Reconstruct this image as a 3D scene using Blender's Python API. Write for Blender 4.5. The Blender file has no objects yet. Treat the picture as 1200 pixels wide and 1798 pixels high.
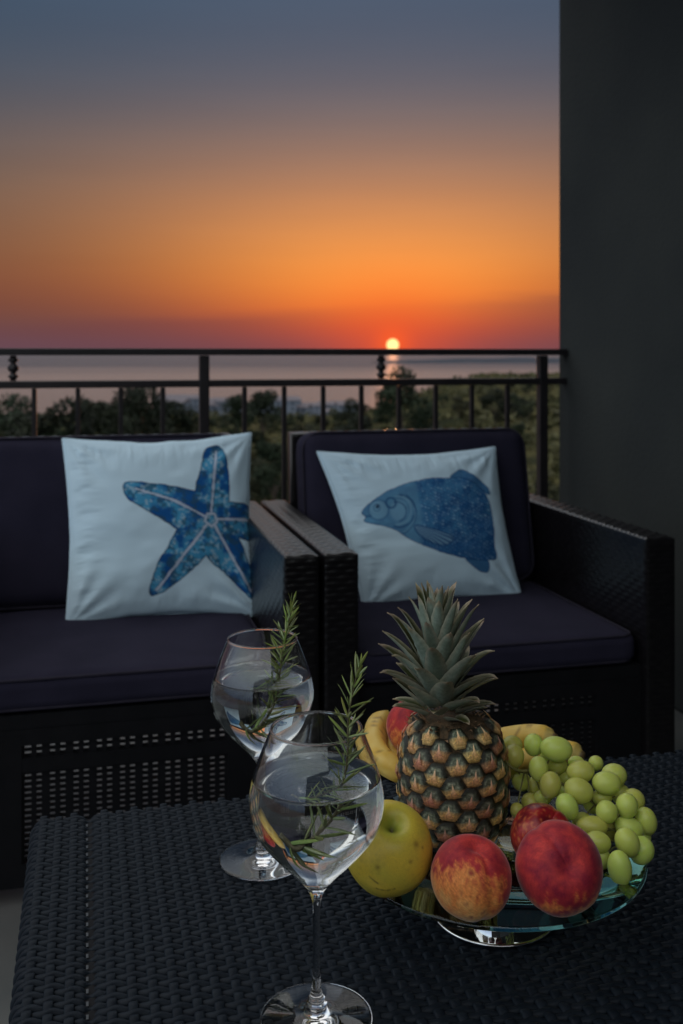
import bpy, bmesh, math, random
import numpy as np
from mathutils import Vector, Matrix, Euler, Quaternion, noise as mn

R = math.radians
PI = math.pi
rng = random.Random(7)
sc = bpy.context.scene
C = sc.collection

# ------------------------------------------------------------------ camera
YAW = 14.0
CAM_H = 0.935
F = 1800.0 / 1798.0
cam_d = bpy.data.cameras.new('camera')
cam = bpy.data.objects.new('camera', cam_d)
C.objects.link(cam)
cam.location = (0, 0, CAM_H)
cam.rotation_euler = (R(90), 0, R(-YAW))
cam_d.sensor_fit = 'VERTICAL'
cam_d.sensor_height = 36.0
cam_d.sensor_width = 24.0
cam_d.lens = 36.0 * F
cam_d.shift_y = -277.0 / 1798.0
cam_d.clip_start = 0.02
cam_d.clip_end = 300000
cam_d.dof.use_dof = True
cam_d.dof.focus_distance = 0.87
cam_d.dof.aperture_fstop = 9.5
sc.camera = cam

# ------------------------------------------------------------------ world
SUN_AZ = YAW + 2.86          # degrees from +Y towards +X
SUN_EL = 0.52
def lin(c):
    return tuple(((x / 255) / 12.92 if x / 255 <= 0.04045 else ((x / 255 + 0.055) / 1.055) ** 2.4) for x in c) + (1,)

W = bpy.data.worlds.new('World')
sc.world = W
W.use_nodes = True
nt = W.node_tree
nt.nodes.clear()
def N(t, kind, **kw):
    n = t.nodes.new(kind)
    for k, v in kw.items():
        setattr(n, k, v)
    return n
def M(t, op, a, b=None, c=None, clamp=False):
    n = t.nodes.new('ShaderNodeMath'); n.operation = op; n.use_clamp = clamp
    for i, v in enumerate((a, b, c)):
        if v is None: continue
        if isinstance(v, (int, float)): n.inputs[i].default_value = v
        else: t.links.new(v, n.inputs[i])
    return n.outputs[0]
def ramp(t, fac, stops, mode='B_SPLINE'):
    n = t.nodes.new('ShaderNodeValToRGB')
    n.color_ramp.interpolation = mode
    e = n.color_ramp.elements
    while len(e) > 1: e.remove(e[-1])
    e[0].position = stops[0][0]; e[0].color = stops[0][1]
    for p, c in stops[1:]:
        x = e.new(p); x.color = c
    if fac is not None: t.links.new(fac, n.inputs[0])
    return n.outputs[0]
def mix(t, fac, a, b, blend='MIX'):
    n = t.nodes.new('ShaderNodeMix'); n.data_type = 'RGBA'; n.blend_type = blend
    for s, v in ((n.inputs[0], fac), (n.inputs[6], a), (n.inputs[7], b)):
        if isinstance(v, (int, float)): s.default_value = v
        elif isinstance(v, tuple): s.default_value = v if len(v) == 4 else v + (1,)
        else: t.links.new(v, s)
    return n.outputs[2]

tc = N(nt, 'ShaderNodeTexCoord')
sep = N(nt, 'ShaderNodeSeparateXYZ'); nt.links.new(tc.outputs['Generated'], sep.inputs[0])
X, Y, Z = sep.outputs
el = M(nt, 'MULTIPLY', M(nt, 'ARCSINE', Z), 180 / PI)
az = M(nt, 'MULTIPLY', M(nt, 'ARCTAN2', X, Y), 180 / PI)
daz = M(nt, 'SUBTRACT', M(nt, 'MODULO', M(nt, 'ADD', M(nt, 'SUBTRACT', az, SUN_AZ), 540.0), 360.0), 180.0)
adaz = M(nt, 'ABSOLUTE', daz)
t_el = M(nt, 'SQRT', M(nt, 'DIVIDE', M(nt, 'MAXIMUM', el, 0.0), 90.0, clamp=True))
def P(e): return math.sqrt(e / 90.0)
# upper sky shared by all azimuths: pale dusk blue overhead
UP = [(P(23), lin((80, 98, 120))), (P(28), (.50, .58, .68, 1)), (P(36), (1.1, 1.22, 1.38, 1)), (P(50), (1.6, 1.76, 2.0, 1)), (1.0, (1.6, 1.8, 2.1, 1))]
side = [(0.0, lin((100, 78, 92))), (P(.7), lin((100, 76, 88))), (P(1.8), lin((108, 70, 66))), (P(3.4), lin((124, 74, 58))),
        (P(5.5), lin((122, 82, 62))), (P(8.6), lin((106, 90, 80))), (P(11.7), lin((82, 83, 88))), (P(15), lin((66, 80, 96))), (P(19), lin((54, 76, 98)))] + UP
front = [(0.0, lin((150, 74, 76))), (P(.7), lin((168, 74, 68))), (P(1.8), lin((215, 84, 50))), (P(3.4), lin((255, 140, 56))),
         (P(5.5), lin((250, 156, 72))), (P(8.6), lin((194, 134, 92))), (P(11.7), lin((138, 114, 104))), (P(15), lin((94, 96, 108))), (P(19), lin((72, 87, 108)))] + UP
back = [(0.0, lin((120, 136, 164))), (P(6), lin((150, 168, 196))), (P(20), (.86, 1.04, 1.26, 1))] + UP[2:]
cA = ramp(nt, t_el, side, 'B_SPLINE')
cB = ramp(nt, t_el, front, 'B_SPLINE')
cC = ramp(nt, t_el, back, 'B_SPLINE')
# closeness to the sun's azimuth, wider higher up
wid = M(nt, 'ADD', 7.6, M(nt, 'MULTIPLY', M(nt, 'MINIMUM', M(nt, 'MAXIMUM', el, 0.0), 12.0), 0.75))
q = M(nt, 'DIVIDE', daz, wid)
gs = M(nt, 'EXPONENT', M(nt, 'MULTIPLY', M(nt, 'MULTIPLY', q, q), -0.75))
col = mix(nt, gs, cA, cB)
hz = N(nt, 'ShaderNodeTexNoise'); hz.inputs['Scale'].default_value = 1.0; hz.inputs['Detail'].default_value = 5; hz.inputs['Roughness'].default_value = .6
hv_ = N(nt, 'ShaderNodeCombineXYZ'); nt.links.new(M(nt, 'MULTIPLY', az, 0.045), hv_.inputs[0]); nt.links.new(M(nt, 'MULTIPLY', el, 0.42), hv_.inputs[1]); nt.links.new(hv_.outputs[0], hz.inputs['Vector'])
hzm = ramp(nt, hz.outputs[0], [(.3, (.95, .945, .955, 1)), (.7, (1.0, 1.0, 1.0, 1))], 'LINEAR')
col = mix(nt, 1.0, col, hzm, 'MULTIPLY')
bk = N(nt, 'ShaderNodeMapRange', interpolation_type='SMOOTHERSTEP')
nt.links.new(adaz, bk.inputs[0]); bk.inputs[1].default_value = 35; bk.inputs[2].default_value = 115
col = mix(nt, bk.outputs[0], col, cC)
# low bank of haze: slightly darker, redder layer with a soft sloping top
nz = N(nt, 'ShaderNodeTexNoise'); nz.inputs['Scale'].default_value = 1.0; nz.inputs['Detail'].default_value = 4
mp = N(nt, 'ShaderNodeCombineXYZ')
nt.links.new(M(nt, 'MULTIPLY', az, 0.07), mp.inputs[0]); nt.links.new(M(nt, 'MULTIPLY', el, 0.9), mp.inputs[1])
nt.links.new(mp.outputs[0], nz.inputs['Vector'])
nzo = M(nt, 'SUBTRACT', nz.outputs[0], 0.5)
edge = M(nt, 'ADD', 2.75, M(nt, 'ADD', M(nt, 'MULTIPLY', daz, 0.055), M(nt, 'MULTIPLY', nzo, 1.4)))
bank = N(nt, 'ShaderNodeMapRange', interpolation_type='SMOOTHSTEP')
nt.links.new(M(nt, 'SUBTRACT', edge, el), bank.inputs[0]); bank.inputs[1].default_value = -0.35; bank.inputs[2].default_value = 0.5
bw = N(nt, 'ShaderNodeMapRange', interpolation_type='SMOOTHSTEP')
nt.links.new(adaz, bw.inputs[0]); bw.inputs[1].default_value = 1.0; bw.inputs[2].default_value = 10
bankf = M(nt, 'MULTIPLY', bank.outputs[0], M(nt, 'ADD', 0.10, M(nt, 'MULTIPLY', bw.outputs[0], 0.30)))
fade = N(nt, 'ShaderNodeMapRange', interpolation_type='SMOOTHSTEP')
nt.links.new(adaz, fade.inputs[0]); fade.inputs[1].default_value = 14; fade.inputs[2].default_value = 30; fade.inputs[3].default_value = 1; fade.inputs[4].default_value = 0.25
bankf = M(nt, 'MULTIPLY', bankf, fade.outputs[0])
col = mix(nt, bankf, col, lin((104, 60, 66)))
# sun: disc and glow
cs = math.cos(R(SUN_EL)); sdir = (cs * math.sin(R(SUN_AZ)), cs * math.cos(R(SUN_AZ)), math.sin(R(SUN_EL)))
dt = N(nt, 'ShaderNodeVectorMath', operation='DISTANCE'); nt.links.new(tc.outputs['Generated'], dt.inputs[0]); dt.inputs[1].default_value = sdir
ang = M(nt, 'MULTIPLY', dt.outputs['Value'], 180 / PI)
def gau(w, a): 
    q_ = M(nt, 'DIVIDE', ang, w)
    return M(nt, 'MULTIPLY', M(nt, 'EXPONENT', M(nt, 'MULTIPLY', M(nt, 'MULTIPLY', q_, q_), -1.0)), a)
col = mix(nt, gau(3.2, 0.45), col, lin((244, 84, 40)))
col = mix(nt, gau(0.95, 0.75), col, lin((255, 92, 40)))
disc = N(nt, 'ShaderNodeMapRange', interpolation_type='SMOOTHSTEP')
nt.links.new(ang, disc.inputs[0]); disc.inputs[1].default_value = 0.39; disc.inputs[2].default_value = 0.28
disc.inputs[3].default_value = 0; disc.inputs[4].default_value = 1
col = mix(nt, disc.outputs[0], col, (1.7, 1.15, 0.42, 1))
bg = N(nt, 'ShaderNodeBackground'); nt.links.new(col, bg.inputs[0]); bg.inputs[1].default_value = 1.0
sky = N(nt, 'ShaderNodeTexSky', sky_type='NISHITA'); sky.sun_disc = False
sky.sun_elevation = R(SUN_EL); sky.sun_rotation = R(SUN_AZ); sky.altitude = 50; sky.dust_density = 1.5
bg2 = N(nt, 'ShaderNodeBackground'); nt.links.new(sky.outputs[0], bg2.inputs[0]); bg2.inputs[1].default_value = 0.004
ad = N(nt, 'ShaderNodeAddShader'); nt.links.new(bg.outputs[0], ad.inputs[0]); nt.links.new(bg2.outputs[0], ad.inputs[1])
wo = N(nt, 'ShaderNodeOutputWorld'); nt.links.new(ad.outputs[0], wo.inputs[0])
W.cycles.sampling_method = 'MANUAL'; W.cycles.sample_map_resolution = 1024

sun_l = bpy.data.lights.new('sun', 'SUN'); sun_l.energy = 0.3; sun_l.angle = R(0.5); sun_l.color = (1.0, 0.42, 0.2)
sun = bpy.data.objects.new('sun', sun_l); C.objects.link(sun)
sun.rotation_euler = Vector(sdir).to_track_quat('Z', 'Y').to_euler()

sc.view_settings.view_transform = 'Standard'
sc.view_settings.look = 'None'
sc.view_settings.exposure = 0.0
sc.view_settings.gamma = 1.0
sc.view_settings.use_curve_mapping = False
cy = sc.cycles
cy.use_denoising = True
cy.max_bounces = 18; cy.transmission_bounces = 16; cy.glossy_bounces = 6; cy.diffuse_bounces = 3; cy.transparent_max_bounces = 12
cy.sample_clamp_indirect = 4.0
cy.blur_glossy = 0.3

# ------------------------------------------------------------------ helpers
CY, SY = math.cos(R(YAW)), math.sin(R(YAW))
def W2(r, d, z=0.0):
    """metres right of / ahead of the viewpoint -> terrace coordinates"""
    return Vector((r * CY + d * SY, -r * SY + d * CY, z))
def at(px, py, d):
    return W2((px - 600) / 1800 * d, d, CAM_H - (py - 622) / 1800 * d)
def atY(px, py, Yp):
    a = math.atan((px - 600) / 1800) + R(YAW)
    Xp = Yp * math.tan(a)
    d = Xp * SY + Yp * CY
    return Vector((Xp, Yp, CAM_H - (py - 622) / 1800 * d))

def empty(name, loc=(0, 0, 0), rz=0):
    o = bpy.data.objects.new(name, None); C.objects.link(o)
    o.location = loc; o.rotation_euler = (0, 0, rz); o.empty_display_size = 0.05
    return o
def tag(o, label=None, cat=None, group=None, kind=None):
    for k, v in (('label', label), ('category', cat), ('group', group), ('kind', kind)):
        if v: o[k] = v
    return o
def mesh_from(name, verts, faces, mat=None, smooth=True, cols=None):
    me = bpy.data.meshes.new(name)
    me.from_pydata([tuple(v) for v in verts], [], [tuple(f) for f in faces])
    me.update()
    if smooth: me.shade_smooth()
    if cols is not None:
        ca = me.color_attributes.new('Col', 'FLOAT_COLOR', 'POINT')
        a = np.ones((len(verts), 4), np.float32); a[:, :3] = np.asarray(cols, np.float32)[:, :3]
        ca.data.foreach_set('color', a.ravel())
    if mat:
        for m in (mat if isinstance(mat, (list, tuple)) else [mat]): me.materials.append(m)
    return me
def outward(me):
    bm = bmesh.new(); bm.from_mesh(me); bmesh.ops.recalc_face_normals(bm, faces=bm.faces[:]); bm.to_mesh(me); bm.free(); return me
def link(name, me, parent=None, loc=None, rot=None):
    o = bpy.data.objects.new(name, me); C.objects.link(o)
    if parent: o.parent = parent
    if loc is not None: o.location = loc
    if rot is not None: o.rotation_euler = rot
    return o
class MB:
    def __init__(s): s.v = []; s.f = []; s.c = []
    def add(s, v, f, c=None):
        n = len(s.v); s.v += [tuple(p) for p in v]; s.f += [tuple(i + n for i in q) for q in f]
        s.c += [c if c else (1, 1, 1)] * len(v)
    def box(s, a, b, c=None, rot=None, cen=None):
        x0, y0, z0 = a; x1, y1, z1 = b
        v = [Vector(p) for p in ((x0, y0, z0), (x1, y0, z0), (x1, y1, z0), (x0, y1, z0), (x0, y0, z1), (x1, y0, z1), (x1, y1, z1), (x0, y1, z1))]
        if rot is not None:
            o = Vector(cen or (0, 0, 0)); v = [rot @ (p - o) + o for p in v]
        s.add(v, [(0, 3, 2, 1), (4, 5, 6, 7), (0, 1, 5, 4), (1, 2, 6, 5), (2, 3, 7, 6), (3, 0, 4, 7)], c)
    def tube(s, pts, rad, seg=8, c=None, cap=True):
        pts = [Vector(p) for p in pts]; n = len(pts)
        if not hasattr(rad, '__len__'): rad = [rad] * n
        v = []; f = []
        up = Vector((0, 0, 1))
        prev = None
        for i, p in enumerate(pts):
            t = (pts[min(i + 1, n - 1)] - pts[max(i - 1, 0)]).normalized()
            if prev is None:
                a = t.cross(up if abs(t.z) < .9 else Vector((1, 0, 0))).normalized()
            else:
                a = (prev - t * prev.dot(t)).normalized()
            prev = a; b = t.cross(a)
            for k in range(seg):
                w = 2 * PI * k / seg
                v.append(p + (a * math.cos(w) + b * math.sin(w)) * rad[i])
        for i in range(n - 1):
            for k in range(seg):
                k2 = (k + 1) % seg
                f.append((i * seg + k, i * seg + k2, (i + 1) * seg + k2, (i + 1) * seg + k))
        if cap:
            f.append(tuple(range(seg))[::-1]); f.append(tuple((n - 1) * seg + k for k in range(seg)))
        s.add(v, f, c)
    def build(s, name, mat, parent=None, smooth=False, cols=False, loc=None, rot=None):
        return link(name, mesh_from(name, s.v, s.f, mat, smooth, s.c if cols else None), parent, loc, rot)
def lathe(profile, seg=64):
    v = []; f = []
    idx = []
    for r, z in profile:
        if r < 1e-7:
            idx.append([len(v)]); v.append((0, 0, z))
        else:
            idx.append(list(range(len(v), len(v) + seg)))
            v += [(r * math.cos(2 * PI * k / seg), r * math.sin(2 * PI * k / seg), z) for k in range(seg)]
    for a, b in zip(idx[:-1], idx[1:]):
        for k in range(seg):
            k2 = (k + 1) % seg
            if len(a) == 1 and len(b) == 1: continue
            if len(a) == 1: f.append((a[0], b[k2], b[k]))
            elif len(b) == 1: f.append((a[k], a[k2], b[0]))
            else: f.append((a[k], a[k2], b[k2], b[k]))
    return v, [q[::-1] for q in f]
def smooth_profile(pts, n=8):
    """Catmull-Rom through the points"""
    out = []
    P_ = [pts[0]] + list(pts) + [pts[-1]]
    for i in range(1, len(P_) - 2):
        p0, p1, p2, p3 = [Vector(p) for p in P_[i - 1:i + 3]]
        for k in range(n):
            t = k / n
            out.append(0.5 * ((2 * p1) + (p2 - p0) * t + (2 * p0 - 5 * p1 + 4 * p2 - p3) * t * t + (3 * p1 - p0 - 3 * p2 + p3) * t ** 3))
    out.append(Vector(pts[-1]))
    return out
def bevel_mod(o, w, seg=2):
    b = o.modifiers.new('bevel', 'BEVEL'); b.width = w; b.segments = seg; b.limit_method = 'ANGLE'; b.angle_limit = R(40)
    return o
def sstep(a, b, x):
    t = np.clip((x - a) / (b - a), 0, 1); return t * t * (3 - 2 * t)
def vnoise(x, y, seed=0):
    """2D value noise on numpy arrays, 0..1"""
    r_ = np.random.RandomState(seed); T = r_.rand(64, 64)
    xi = np.floor(x).astype(int); yi = np.floor(y).astype(int)
    fx = x - xi; fy = y - yi; fx = fx * fx * (3 - 2 * fx); fy = fy * fy * (3 - 2 * fy)
    g = lambda i, j: T[i % 64, j % 64]
    return (g(xi, yi) * (1 - fx) + g(xi + 1, yi) * fx) * (1 - fy) + (g(xi, yi + 1) * (1 - fx) + g(xi + 1, yi + 1) * fx) * fy
def fbm(x, y, seed=0, o=4):
    s = 0; a = .5; t = 0
    for i in range(o):
        s = s + a * vnoise(x * 2 ** i + 17 * i, y * 2 ** i + 31 * i, seed + i); t += a; a *= .5
    return s / t

# ------------------------------------------------------------------ materials
def new_mat(name):
    m = bpy.data.materials.new(name); m.use_nodes = True
    t = m.node_tree; b = t.nodes['Principled BSDF']
    return m, t, b
def noise_tex(t, scale, detail=4, rough=.55, obj=True, sx=None):
    n = N(t, 'ShaderNodeTexNoise'); n.inputs['Scale'].default_value = scale; n.inputs['Detail'].default_value = detail
    n.inputs['Roughness'].default_value = rough
    c = N(t, 'ShaderNodeTexCoord')
    if sx:
        mp = N(t, 'ShaderNodeMapping'); mp.inputs['Scale'].default_value = sx
        t.links.new(c.outputs['Object'], mp.inputs[0]); t.links.new(mp.outputs[0], n.inputs['Vector'])
    else: t.links.new(c.outputs['Object'], n.inputs['Vector'])
    return n.outputs[0]
def bump(t, b, h, s=.3, d=.01):
    n = N(t, 'ShaderNodeBump'); n.inputs['Strength'].default_value = s; n.inputs['Distance'].default_value = d
    t.links.new(h, n.inputs['Height']); t.links.new(n.outputs[0], b.inputs['Normal'])
def simple(name, c0, c1=None, rough=.5, ns=20, spec=.5, metal=0, bs=0, bscale=None, bd=.002, sx=None):
    m, t, b = new_mat(name)
    b.inputs['Roughness'].default_value = rough; b.inputs['Metallic'].default_value = metal
    b.inputs['Specular IOR Level'].default_value = spec
    nz = noise_tex(t, ns, sx=sx)
    mr = ramp(t, nz, [(.3, tuple(c0) + (1,)), (.7, tuple(c1 or c0) + (1,))], 'LINEAR')
    t.links.new(mr, b.inputs['Base Color'])
    if bs: bump(t, b, noise_tex(t, bscale or ns * 4), bs, bd)
    return m
def vcol(name, rough=.5, spec=.5, sss=0, sssr=(1, .5, .3), sheen=0, coat=0, bs=0, bscale=400, bd=.0005, sscale=.004, rnd=0, mot=0, mscale=500):
    m, t, b = new_mat(name)
    a = N(t, 'ShaderNodeAttribute', attribute_name='Col')
    c = a.outputs['Color']
    if rnd:
        oi = N(t, 'ShaderNodeObjectInfo')
        hs = N(t, 'ShaderNodeHueSaturation')
        t.links.new(M(t, 'ADD', .5 - rnd * .05, M(t, 'MULTIPLY', oi.outputs['Random'], rnd * .1)), hs.inputs['Hue'])
        t.links.new(M(t, 'ADD', 1 - rnd * .5, M(t, 'MULTIPLY', oi.outputs['Random'], rnd)), hs.inputs['Value'])
        t.links.new(c, hs.inputs['Color']); c = hs.outputs[0]
    if mot:
        mo = ramp(t, noise_tex(t, mscale, 6, .7), [(.32, (1 - mot, 1 - mot, 1 - mot, 1)), (.68, (1 + mot, 1 + mot * .95, 1 + mot * .9, 1))], 'LINEAR')
        c = mix(t, 1.0, c, mo, 'MULTIPLY')
    t.links.new(c, b.inputs['Base Color'])
    b.inputs['Roughness'].default_value = rough; b.inputs['Specular IOR Level'].default_value = spec
    if sss:
        b.inputs['Subsurface Weight'].default_value = sss; b.inputs['Subsurface Radius'].default_value = sssr; b.inputs['Subsurface Scale'].default_value = sscale
    if sheen:
        b.inputs['Sheen Weight'].default_value = sheen; b.inputs['Sheen Roughness'].default_value = .35
    if coat: b.inputs['Coat Weight'].default_value = coat; b.inputs['Coat Roughness'].default_value = .1
    if bs: bump(t, b, noise_tex(t, bscale), bs, bd)
    return m

m_rattan_table = simple('table_rattan', (.006, .0095, .015), (.012, .0175, .025), rough=.5, ns=60, spec=.12, bs=.25, bscale=700, bd=.0006, sx=(1, 1, 1))
m_rattan_seam = simple('table_seam_plastic', (.02, .024, .028), (.035, .04, .045), rough=.35, ns=90, spec=.4)
m_core = simple('dark_plastic_core', (.003, .0035, .005), (.006, .006, .008), rough=.7, ns=30, spec=.2)
m_rattan = simple('chair_rattan', (.0035, .003, .004), (.007, .006, .007), rough=.36, ns=50, spec=.3, bs=.15, bscale=500, bd=.0006)
m_rattan.node_tree.nodes['Principled BSDF'].inputs['Coat Weight'].default_value = .4; m_rattan.node_tree.nodes['Principled BSDF'].inputs['Coat Roughness'].default_value = .2
m_cushion = simple('cushion_fabric', (.020, .019, .036), (.029, .027, .049), rough=.95, ns=9, spec=.12, bs=.35, bscale=900, bd=.0006)
m_piping = simple('cushion_piping', (.022, .02, .032), (.030, .027, .042), rough=.9, ns=20, spec=.15)
m_metal = simple('rail_paint', (.014, .012, .014), (.024, .020, .022), rough=.42, ns=14, spec=.45, bs=.08, bscale=120)
m_wall = simple('wall_plaster', (.030, .035, .037), (.048, .053, .051), rough=.9, ns=1.3, spec=.12, bs=.3, bscale=70, bd=.005)
m_floor = simple('floor_stone', (.10, .108, .108), (.14, .145, .14), rough=.4, ns=5, spec=.5, bs=.1, bscale=60, bd=.002)
m_seam_w = simple('pillow_back_cloth', (.54, .71, .83), (.58, .75, .87), rough=.9, ns=10)

def glass_mat(name, ior, color=(1, 1, 1), rough=0.0):
    m = bpy.data.materials.new(name); m.use_nodes = True; t = m.node_tree; t.nodes.clear()
    g = N(t, 'ShaderNodeBsdfGlass'); g.inputs['IOR'].default_value = ior; g.inputs['Color'].default_value = color + (1,)
    g.inputs['Roughness'].default_value = rough
    o = N(t, 'ShaderNodeOutputMaterial'); t.links.new(g.outputs[0], o.inputs[0])
    return m
m_glass = glass_mat('clear_glass', 1.5)
m_drink = glass_mat('clear_drink', 1.33, (.985, .995, .99))
m_plate = glass_mat('plate_glass', 1.5, (.98, 1, .99))
va = N(m_plate.node_tree, 'ShaderNodeVolumeAbsorption'); va.inputs['Color'].default_value = (.12, .62, .52, 1); va.inputs['Density'].default_value = 5
m_plate.node_tree.links.new(va.outputs[0], m_plate.node_tree.nodes['Material Output'].inputs['Volume'])
m_chrome = simple('chrome', (.82, .83, .84), (.86, .87, .88), rough=.03, ns=3, metal=1)

# ================================================================== SETTING
# terrace floor, wall, railing
b = MB(); b.box((-4.0, -6.4, -.18), (3.2, 3.14, 0))
o = b.build('terrace_floor', m_floor); tag(o, kind='structure')
b = MB(); b.box((1.50, -5.99, .004), (1.86, 3.08, 3.0))
o = b.build('wall', m_wall); bevel_mod(o, .006, 3)
tag(o, 'plain dark grey plastered house wall closing the right side of the terrace', 'wall')

b = MB(); b.box((-4.0, -6.3, .004), (1.86, -6.0, 3.3))  # unseen wall added behind the camera to block low sky light
o = b.build('added_shade_wall', m_wall); bevel_mod(o, .006, 2); tag(o, kind='structure')
b = MB(); b.box((.15, -1.2, 2.62), (1.497, 3.05, 2.80))  # unseen slab added overhead to shade the right side, leaving light from the left
o = b.build('added_shade_slab', m_wall); bevel_mod(o, .006, 2); tag(o, kind='structure')
RY = 3.03
rail = empty('railing', (0, RY, 0)); tag(rail, 'dark metal terrace railing with thin upright bars behind the chairs', 'railing')
def rbox(name, a, b_, parent, bev=.0025):
    m = MB(); m.box(a, b_); o = m.build(name, m_metal, parent); bevel_mod(o, bev); return o
for name, z, t, w in (('top_rail', .942, .010, .022), ('mid_rail', .849, .0105, .013), ('bottom_rail', .09, .012, .014)):
    rbox(name, (-2.6, -w, z - t), (1.497, w, z + t), rail)
posts = [-1.822, -.742, .338, 1.418]
for x in posts:
    rbox('post', (x - .0145, -.0145, .0), (x + .0145, .0145, .931), rail)
bal = None
for p in posts[:-1] + [-2.902]:
    for k in range(1, 9):
        x = p + .12 * k
        if x < -2.55: continue
        if bal is None:
            m = MB(); m.box((-.0068, -.0068, .103), (.0068, .0068, .8375)); bal = m.build('baluster', m_metal, rail); bevel_mod(bal, .0012, 1)
            bal.location = (x, 0, 0)
        else:
            c_ = bal.copy(); C.objects.link(c_); c_.location = (x, 0, 0); c_.parent = rail
prof = [(0, .8605), (.009, .8605), (.009, .867), (.014, .870), (.014, .875), (.008, .878), (.008, .884), (.0125, .888), (.0165, .8955), (.0125, .903), (.008, .907), (.008, .913), (.014, .916), (.014, .921), (.009, .924), (.009, .931), (0, .931)]
v, f = lathe(prof, 16)
me = mesh_from('collar_ornament', v, f, m_metal)
for p in posts[:-1]:
    link('collar_ornament', me, rail, (p + .543, 0, 0))

# ------------------------------------------------------------------ land, sea
def sea_mat():
    m, t, b = new_mat('sea_water')
    b.inputs['Base Color'].default_value = (.085, .068, .075, 1); b.inputs['Roughness'].default_value = .16
    b.inputs['IOR'].default_value = 1.33
    c = N(t, 'ShaderNodeTexCoord'); mp = N(t, 'ShaderNodeMapping'); mp.inputs['Scale'].default_value = (.004, .016, 1)
    mp.inputs['Rotation'].default_value = (0, 0, R(14))
    t.links.new(c.outputs['Object'], mp.inputs[0])
    n = N(t, 'ShaderNodeTexNoise'); n.inputs['Scale'].default_value = 1; n.inputs['Detail'].default_value = 12; n.inputs['Roughness'].default_value = .68
    t.links.new(mp.outputs[0], n.inputs['Vector'])
    mp2 = N(t, 'ShaderNodeMapping'); mp2.inputs['Scale'].default_value = (.0002, .0008, 1); t.links.new(c.outputs['Object'], mp2.inputs[0])
    n2 = N(t, 'ShaderNodeTexNoise'); n2.inputs['Scale'].default_value = 1; n2.inputs['Detail'].default_value = 3; t.links.new(mp2.outputs[0], n2.inputs['Vector'])
    t.links.new(M(t, 'ADD', .36, M(t, 'MULTIPLY', n2.outputs[0], .2)), b.inputs['Roughness'])
    bump(t, b, n.outputs[0], 1.0, 26.0)
    ln = N(t, 'ShaderNodeVectorMath', operation='LENGTH'); t.links.new(c.outputs['Object'], ln.inputs[0])
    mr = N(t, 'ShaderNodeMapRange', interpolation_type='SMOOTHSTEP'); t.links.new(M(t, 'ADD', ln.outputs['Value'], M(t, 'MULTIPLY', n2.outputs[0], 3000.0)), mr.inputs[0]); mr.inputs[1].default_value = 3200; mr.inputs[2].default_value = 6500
    t.links.new(mix(t, mr.outputs[0], (.26, .175, .15, 1), (.08, .062, .07, 1)), b.inputs['Base Color'])  # near shore, the pink sheen of reflected sky is put into the base colour
    return m
SEA = -46.0
b = MB(); D = 150000
b.add([(-D, -D, SEA), (D, -D, SEA), (D, D, SEA), (-D, D, SEA)], [(0, 1, 2, 3)])
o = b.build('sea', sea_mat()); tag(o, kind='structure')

def ground_h(r, d):
    """terrain height at r metres right and d metres ahead of the viewpoint"""
    u = r / max(d, 1)
    base = -6.6 - 0.052 * max(d - 20, 0) ** 0.98
    if d > 300: base -= (d - 300) * .012
    rise = max(0.0, min(1.0, (u - .0) / .15)); rise = rise * rise * (3 - 2 * rise)
    base += rise * min(max(d - 80, 0), 900) * .044
    if d < 260 and u < 0: base += -2.2 * min(1, -u * 4) * min(1, d / 90)
    p = Vector((r * .011, d * .011, 0.3))
    base += mn.noise(p) * min(5.0, d * .02) + mn.noise(p * 4.1) * min(1.6, d * .012)
    shore = 820 + 260 * mn.noise(Vector((r * .0016, 2.2, 0))) + max(0, u - .02) * 4200 + (max(0, -u - .2) * -900)
    k = max(0.0, min(1.0, (d - shore + 160) / 160)); k = k * k * (3 - 2 * k)
    return base * (1 - k) + (SEA - 6) * k if base > SEA - 6 else base
m_land, t, bs_ = new_mat('hillside')
bs_.inputs['Roughness'].default_value = 1; bs_.inputs['Specular IOR Level'].default_value = .05
c1 = ramp(t, noise_tex(t, .035, 6, .6), [(.36, (.018, .023, .012, 1)), (.47, (.038, .042, .018, 1)), (.56, (.08, .075, .034, 1)), (.68, (.03, .034, .018, 1))], 'LINEAR')
c2 = ramp(t, noise_tex(t, .5, 6, .7), [(.35, (.5, .5, .5, 1)), (.65, (1.25, 1.2, 1.1, 1))], 'LINEAR')
t.links.new(mix(t, 1.0, c1, c2, 'MULTIPLY'), bs_.inputs['Base Color'])
bump(t, bs_, noise_tex(t, .8, 6), 1, .8)
rows = [5.5, 8, 12, 18, 26] + [26 * 1.045 ** k for k in range(1, 110)]
rows = [d for d in rows if d < 3200]
v = []; f = []; nu = 121
for d in rows:
    for i in range(nu):
        u = -1.15 + 2.3 * i / (nu - 1); r = u * d
        p = W2(r, d); v.append((p.x, p.y, ground_h(r, d)))
for j in range(len(rows) - 1):
    for i in range(nu - 1):
        a = j * nu + i; f.append((a, a + 1, a + nu + 1, a + nu))
o = link('hillside', mesh_from('hillside', v, f, m_land)); tag(o, kind='structure')

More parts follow.
